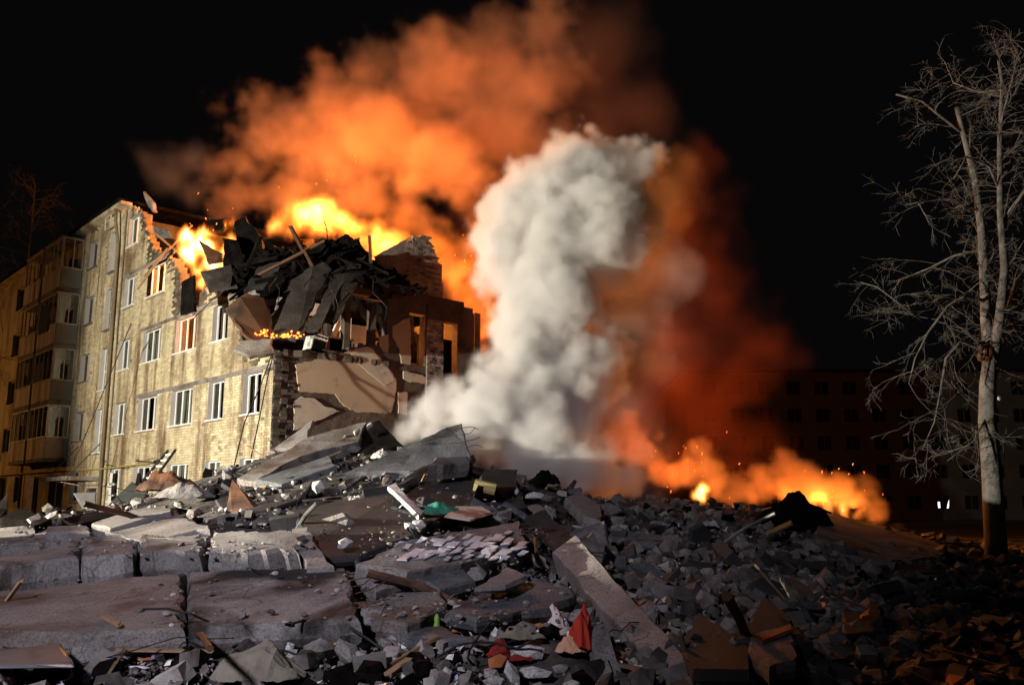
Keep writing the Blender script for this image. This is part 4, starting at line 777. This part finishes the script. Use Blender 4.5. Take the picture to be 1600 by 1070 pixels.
# ------------------------------------------------------------------ smoke and fire as volumes
class G:
    def __init__(s, t, k): s.t = t; s.s = k
    def m(s, op, *o, clamp=False):
        n = s.t.nodes.new('ShaderNodeMath'); n.operation = op; n.use_clamp = clamp
        for i, v_ in enumerate((s,)+o):
            if isinstance(v_, G): s.t.links.new(v_.s, n.inputs[i])
            else: n.inputs[i].default_value = v_
        return G(s.t, n.outputs[0])
    def __add__(s, o): return s.m('ADD', o)
    def __sub__(s, o): return s.m('SUBTRACT', o)
    def __mul__(s, o): return s.m('MULTIPLY', o)
def gvec(t, op, a, b=None, scale=None):
    n = t.nodes.new('ShaderNodeVectorMath'); n.operation = op
    for i, v_ in enumerate((a, b)):
        if isinstance(v_, G): t.links.new(v_.s, n.inputs[i])
        elif v_ is not None: n.inputs[i].default_value = v_
    if scale is not None: n.inputs['Scale'].default_value = scale
    return G(t, n.outputs['Value' if op == 'DISTANCE' else 'Vector'])
def gnoise(t, p, s_, det, rough=.55, colr=False):
    n = t.nodes.new('ShaderNodeTexNoise'); t.links.new(p.s, n.inputs['Vector']); n.inputs['Scale'].default_value = s_; n.inputs['Detail'].default_value = det; n.inputs['Roughness'].default_value = rough
    return G(t, n.outputs[1 if colr else 0])
def gvoro(t, p, s_):
    n = t.nodes.new('ShaderNodeTexVoronoi'); n.feature = 'F1'; t.links.new(p.s, n.inputs['Vector']); n.inputs['Scale'].default_value = s_; return G(t, n.outputs['Distance'])
def volume(name, label, blobs, m, vox, k=.6, bump=.5, bf=.8, edge=.35, warp=.5, wf=.35, soft=.5, stretch=1., pad=.5, nf=2.2):
    """a cloud: smooth union of puffs, its skin pushed out in billows, filled with density by depth under the skin"""
    t = bpy.data.node_groups.new(name, 'GeometryNodeTree')
    t.interface.new_socket('Geometry', in_out='OUTPUT', socket_type='NodeSocketGeometry'); t.interface.new_socket('Geometry', in_out='INPUT', socket_type='NodeSocketGeometry')
    pos = G(t, t.nodes.new('GeometryNodeInputPosition').outputs[0])
    tex = gvec(t, 'MULTIPLY', pos, (1, 1, 1/stretch))
    p = gvec(t, 'ADD', pos, gvec(t, 'SCALE', gvec(t, 'SUBTRACT', gnoise(t, tex, wf, 2, .5, True), (.5, .5, .5)), scale=warp*2))
    s = None
    for c, r in blobs:
        d = gvec(t, 'DISTANCE', p, tuple(c))-r; s = d if s is None else s.m('SMOOTH_MIN', d, k)
    q = gvec(t, 'ADD', tex, gvec(t, 'SCALE', gvec(t, 'SUBTRACT', gnoise(t, tex, 1.1, 1, .5, True), (.5, .5, .5)), scale=.5))
    if bump: s = s+gvoro(t, q, bf)*bump+gvoro(t, q, bf*2.7)*(bump*.42)-bump*.62
    s = s+(gnoise(t, tex, nf, 4, .6)-.5)*soft
    d = s.m('MULTIPLY', -1/edge, clamp=True)
    vc = t.nodes.new('GeometryNodeVolumeCube'); t.links.new(d.s, vc.inputs['Density'])
    lo = [min(c[i]-r-pad for c, r in blobs) for i in range(3)]; hi = [max(c[i]+r+pad for c, r in blobs) for i in range(3)]
    vc.inputs['Min'].default_value = lo; vc.inputs['Max'].default_value = hi
    for i, a in enumerate('XYZ'): vc.inputs['Resolution '+a].default_value = max(8, int((hi[i]-lo[i])/vox))
    st_ = t.nodes.new('GeometryNodeSetMaterial'); st_.inputs['Material'].default_value = m; t.links.new(vc.outputs[0], st_.inputs[0])
    go = t.nodes.new('NodeGroupOutput'); t.links.new(st_.outputs[0], go.inputs[0])
    vd = bpy.data.volumes.new(name); ob = bpy.data.objects.new(name, vd); col.objects.link(ob); vd.materials.append(m); ob.modifiers.new('cloud', 'NODES').node_group = t
    return tag(ob, label, kind='stuff')
def smoke_mat(name, c, dens, aniso=0.):
    m = bpy.data.materials.new(name); m.use_nodes = True; nt = m.node_tree; nt.nodes.clear()
    v_ = nn(nt, 'ShaderNodeVolumePrincipled', Density=dens, Anisotropy=aniso); v_.inputs['Color'].default_value = (*c, 1); o = nn(nt, 'ShaderNodeOutputMaterial'); nt.links.new(v_.outputs[0], o.inputs['Volume']); return m
def flame_mat(name, stops, strength, dens=.15):
    m = bpy.data.materials.new(name); m.use_nodes = True; nt = m.node_tree; nt.nodes.clear()
    v_ = nn(nt, 'ShaderNodeVolumePrincipled', Density=dens); v_.inputs['Color'].default_value = (.6, .35, .2, 1); a = nn(nt, 'ShaderNodeAttribute', attribute_name='density')
    nt.links.new(ramp(nt, a.outputs['Fac'], stops), v_.inputs['Emission Color']); mu = nn(nt, 'ShaderNodeMath', operation='POWER'); nt.links.new(a.outputs['Fac'], mu.inputs[0]); mu.inputs[1].default_value = 1.6
    m2 = nn(nt, 'ShaderNodeMath', operation='MULTIPLY'); nt.links.new(mu.outputs[0], m2.inputs[0]); m2.inputs[1].default_value = strength; nt.links.new(m2.outputs[0], v_.inputs['Emission Strength'])
    o = nn(nt, 'ShaderNodeOutputMaterial'); nt.links.new(v_.outputs[0], o.inputs['Volume']); return m
def puffs(rows, Y, jit=.6, seed=1, dr=1.):
    rnd = random.Random(seed); return [(at(r[0], r[1], Y+(r[3] if len(r) > 3 else rnd.uniform(-jit, jit))), r[2]/FPX*Y*dr) for r in rows]
FIRE = [(0, (.9, .12, .01)), (.35, (1, .26, .03)), (.7, (1, .5, .1)), (1, (1, .72, .3))]
def fire_light(name, px, py, Y, e, c=(1, .31, .05), r=.12): lamp(name, 'POINT', at(px, py, Y), e, c, radius=r)
# white column
volume('white_smoke', 'thick white smoke column billowing up from the heap', puffs([(610, 668, 13), (632, 662, 18), (655, 655, 26), (690, 645, 36), (725, 625, 42), (730, 665, 48), (770, 640, 72), (800, 700, 55), (845, 690, 80), (900, 715, 66), (950, 735, 44), (990, 752, 30), (840, 610, 88), (835, 545, 82), (815, 500, 66), (855, 460, 88), (890, 410, 98), (800, 405, 66), (748, 392, 26), (785, 345, 52), (850, 330, 92), (915, 315, 96), (975, 315, 78), (870, 275, 48), (930, 262, 50), (985, 250, 42), (1010, 255, 34), (960, 370, 66), (930, 470, 58), (955, 430, 52), (930, 530, 56), (905, 610, 66), (905, 570, 60), (810, 300, 44), (880, 650, 66), (770, 375, 44), (830, 290, 50)], 24.8, .8, 3),
       smoke_mat('white_smoke', (.96, .955, .95), 3.2), .075, k=.7, bump=1.05, bf=.72, edge=.6, warp=.7, wf=.4, soft=1.2, nf=2.1)
volume('grey_smoke', 'thin grey smoke veiling the shaded side of the white column', puffs([(1000, 400, 80), (970, 490, 75), (950, 580, 75), (970, 660, 70), (1030, 320, 75), (1050, 440, 60), (1000, 560, 60), (1010, 700, 50), (1030, 290, 60), (985, 350, 80), (1065, 268, 34), (1000, 450, 80)], 25.6, .5, 15), smoke_mat('veil_smoke', (.84, .78, .76), .65), .11, k=.8, bump=.6, bf=.6, edge=1.5, warp=.9, soft=1.7, nf=1.2)
volume('thin_smoke', 'thin grey smoke drifting low over the crest', puffs([(740, 735, 30), (800, 740, 34), (870, 748, 38), (940, 755, 38), (1000, 762, 34), (640, 712, 14), (600, 722, 11), (560, 712, 10), (1040, 775, 26), (940, 725, 55), (1000, 728, 40)], 23.2, .3, 5), smoke_mat('thin_smoke', (.85, .83, .82), .40), .11, k=.5, bump=.3, edge=.8, warp=.6, soft=1.3)
# orange plume over the block
volume('fire_smoke', 'great plume of smoke lit orange rising from the burning block', puffs([(330, 335, 30), (345, 300, 44), (368, 260, 54), (400, 215, 60), (450, 180, 64), (420, 300, 56), (515, 165, 72), (500, 240, 86), (590, 190, 96), (595, 115, 66), (680, 130, 100), (690, 240, 92), (770, 95, 95), (780, 190, 98), (850, 130, 86), (850, 50, 66), (560, 290, 66), (640, 330, 56), (670, 390, 46), (705, 430, 44), (735, 460, 44), (742, 505, 40), (850, 220, 72), (470, 300, 50), (755, 370, 44), (600, 370, 40), (745, 350, 30, -3.2), (735, 420, 36, -3.2), (775, 480, 36, -3.4), (760, 520, 26, -3.6), (500, 350, 40, -2.4), (560, 365, 42, -2.4), (620, 392, 38, -2.2), (440, 345, 34, -2.2)], 40.4, 1.2, 7),
       smoke_mat('fire_smoke', (.86, .56, .38), .50, .2), .16, k=1.2, bump=1.6, bf=.5, edge=2.0, warp=1.7, wf=.25, soft=2.4, nf=1.3)
volume('dark_smoke', 'brown smoke thinning out above the white column', puffs([(900, 110, 110), (930, 220, 90), (960, 60, 90), (880, 300, 70), (1000, 180, 80), (760, 300, 80)], 41.5, 1., 17), smoke_mat('brown_smoke', (.6, .3, .2), .12, .1), .3, k=1.5, bump=1.2, bf=.35, edge=2.4, warp=1.6, wf=.2, soft=3., nf=.6)
volume('grey_smoke', 'faint grey smoke drifting off the torn roof edge', puffs([(290, 310, 34), (260, 270, 40), (235, 255, 34), (300, 250, 40), (320, 290, 34)], 39, 1, 9), smoke_mat('grey_smoke', (.6, .55, .6), .10), .25, k=1, bump=.6, bf=.5, edge=1.2, warp=.8, soft=1.8, nf=.9)
# dark red smoke drifting behind the white column, and the low orange bank along the crest
volume('dark_smoke', 'dark red smoke drifting behind the white column', puffs([(1000, 660, 76), (1050, 610, 86), (1040, 520, 90), (1060, 430, 90), (1070, 340, 80), (1140, 480, 80), (1110, 650, 76), (1180, 695, 56), (1150, 580, 70), (1060, 720, 56), (1130, 730, 46), (1080, 270, 46), (960, 620, 60), (1210, 540, 60), (730, 430, 50), (760, 480, 50)], 30.5, 1, 11), smoke_mat('dark_smoke', (.62, .24, .17), .21, .1), .19, k=1.3, bump=1.3, bf=.45, edge=1.9, warp=1.2, wf=.3, soft=2.4, nf=.8)
volume('low_smoke', 'low bank of smoke lit orange along the burning crest', puffs([(960, 690, 34), (1000, 705, 36), (1030, 735, 30), (1070, 745, 30), (1110, 740, 36), (1105, 705, 26), (1150, 765, 26), (1190, 760, 34), (1235, 740, 36), (1270, 760, 34), (1310, 765, 36), (1345, 780, 30), (1380, 800, 24), (1415, 820, 16), (1230, 770, 30), (985, 670, 26)], 28.2, .4, 13), smoke_mat('low_smoke', (.88, .66, .5), 1.5, .1), .09, k=.5, bump=.8, bf=.9, edge=.45, warp=.4, soft=.8)
# flames
big = flame_mat('big_flame', FIRE, 7); small = flame_mat('small_flame', FIRE, 16.)
volume('flame', 'large white hot flame bursting over the collapsed roof', puffs([(470, 335, 26), (500, 325, 28), (530, 340, 26), (440, 345, 16), (555, 354, 24), (592, 370, 20), (485, 345, 28), (455, 335, 22), (520, 355, 24)], 35.6, .3, 2), big, .09, k=.6, bump=.2, bf=.7, edge=.7, warp=.8, soft=1.9, stretch=1.8, nf=1.3)
volume('flame', 'tall flame licking from the top of the torn facade', puffs([(296, 372, 17), (300, 398, 18), (308, 420, 15), (314, 438, 10), (330, 408, 20), (348, 418, 18), (354, 352, 12), (360, 378, 13), (326, 362, 15), (290, 395, 12), (345, 392, 17), (318, 385, 20)], 33.2, .35, 4), small, .06, k=.4, bump=0, edge=.4, warp=.6, wf=.8, soft=1.3, nf=1.9, stretch=2.6)
volume('flame', 'flame burning inside the third storey room', [(bl(7.0, 1.1, 7.6), .55), (bl(7.5, 1.2, 8.2), .45), (bl(6.8, 1.0, 8.5), .3)], flame_mat('room_flame', FIRE, 1.6), .06, k=.3, bump=.25, bf=1.5, edge=.5, warp=.3, wf=.9, soft=.5, stretch=2)
volume('flame', 'small flame burning on the crest beside the white smoke', puffs([(1098, 766, 13), (1106, 760, 11), (1100, 776, 14), (1090, 774, 9)], 26.4, .1, 6), small, .045, k=.2, bump=0, edge=.25, warp=.35, wf=1.2, soft=.7, nf=2.6, stretch=2.4)
volume('flame', 'long low flame burning along the end of the crest', puffs([(1270, 782, 10), (1290, 790, 14), (1310, 796, 14), (1335, 803, 11), (1360, 812, 8)], 27.0, .2, 8), flame_mat('low_flame', FIRE, 11), .055, k=.3, bump=0, edge=.35, warp=.45, wf=.9, soft=.95, nf=2.2, stretch=2.)
for k, (px, py, Y, e) in enumerate(((445, 340, 36.2, 1500), (475, 330, 36.4, 2900), (505, 325, 36.6, 2900), (535, 338, 36.4, 2900), (565, 352, 36.6, 2500), (600, 380, 37.4, 2000), (640, 440, 38.5, 1500), (690, 475, 38.5, 1500), (735, 500, 38.8, 1300), (765, 480, 37.6, 500))): fire_light('fire_glow', px, py, Y, e, (1, .29, .045))
fire_light('fire_glow', 322, 385, 33.4, 420); fire_light('fire_glow', 1102, 768, 27.2, 200, (1, .28, .04), r=.1); fire_light('fire_glow', 1285, 784, 27.6, 190, (1, .28, .04), r=.1); fire_light('fire_glow', 1330, 800, 27.6, 170, (1, .28, .04), r=.1); fire_light('fire_glow', 1215, 770, 28.8, 140, (1, .24, .035), r=.1); fire_light('fire_glow', 1050, 740, 29.2, 140, (1, .22, .035), r=.1); fire_light('fire_glow', 985, 690, 29.4, 160, (1, .2, .03), .2); fire_light('fire_glow', 1130, 640, 31.8, 120, (1, .16, .025), .2)
lamp('room_fire', 'POINT', bl(7.2, 1.3, 8.2), 700, (1, .25, .05), radius=.3); lamp('room_fire', 'POINT', bl(1.4, 6.0, 7.5), 300, (1, .3, .06), radius=.3); lamp('room_fire', 'POINT', bl(10.8, 2.2, 11.2), 160, (1, .22, .05), radius=.3); lamp('room_fire', 'POINT', bl(1.5, 7.6, 8.6), 30, (1, .25, .05), radius=.2)
# embers glowing on the torn floor
EQ = random.Random(2); em = MB()
for k in range(46):
    px, py = (EQ.gauss(447, 12), EQ.gauss(525, 3)) if k < 30 else (EQ.gauss(412, 6), EQ.gauss(522, 3)); c = at(px, py, 27.3); v_, f_ = chunk_geo(EQ, EQ.uniform(.02, .07), .04, EQ.uniform(.02, .05), 1); em.add([Vector(q)+c for q in v_], f_)
tag(em.build('embers', 'ember'), 'glowing embers under the slid roof slab', kind='stuff'); lamp('ember_glow', 'POINT', at(447, 519, 27.0), 14, (1, .25, .04), radius=.1)
sp = MB()
for k in range(70):
    px, py, Y = EQ.choice(((1090, 740, 26.6), (1300, 770, 27), (330, 350, 33), (520, 300, 35.5), (750, 420, 35))); c = at(EQ.gauss(px, 34), EQ.gauss(py-14, 24), Y+EQ.uniform(-.6, .3)); r_ = EQ.uniform(.006, .014); d = Vector((EQ.gauss(.3, .4), 0, 1)).normalized()*EQ.uniform(.02, .08); sp.tube([c, c+d], r_, 4)
tag(sp.build('sparks', 'ember'), 'sparks flying up from the fires', kind='stuff')
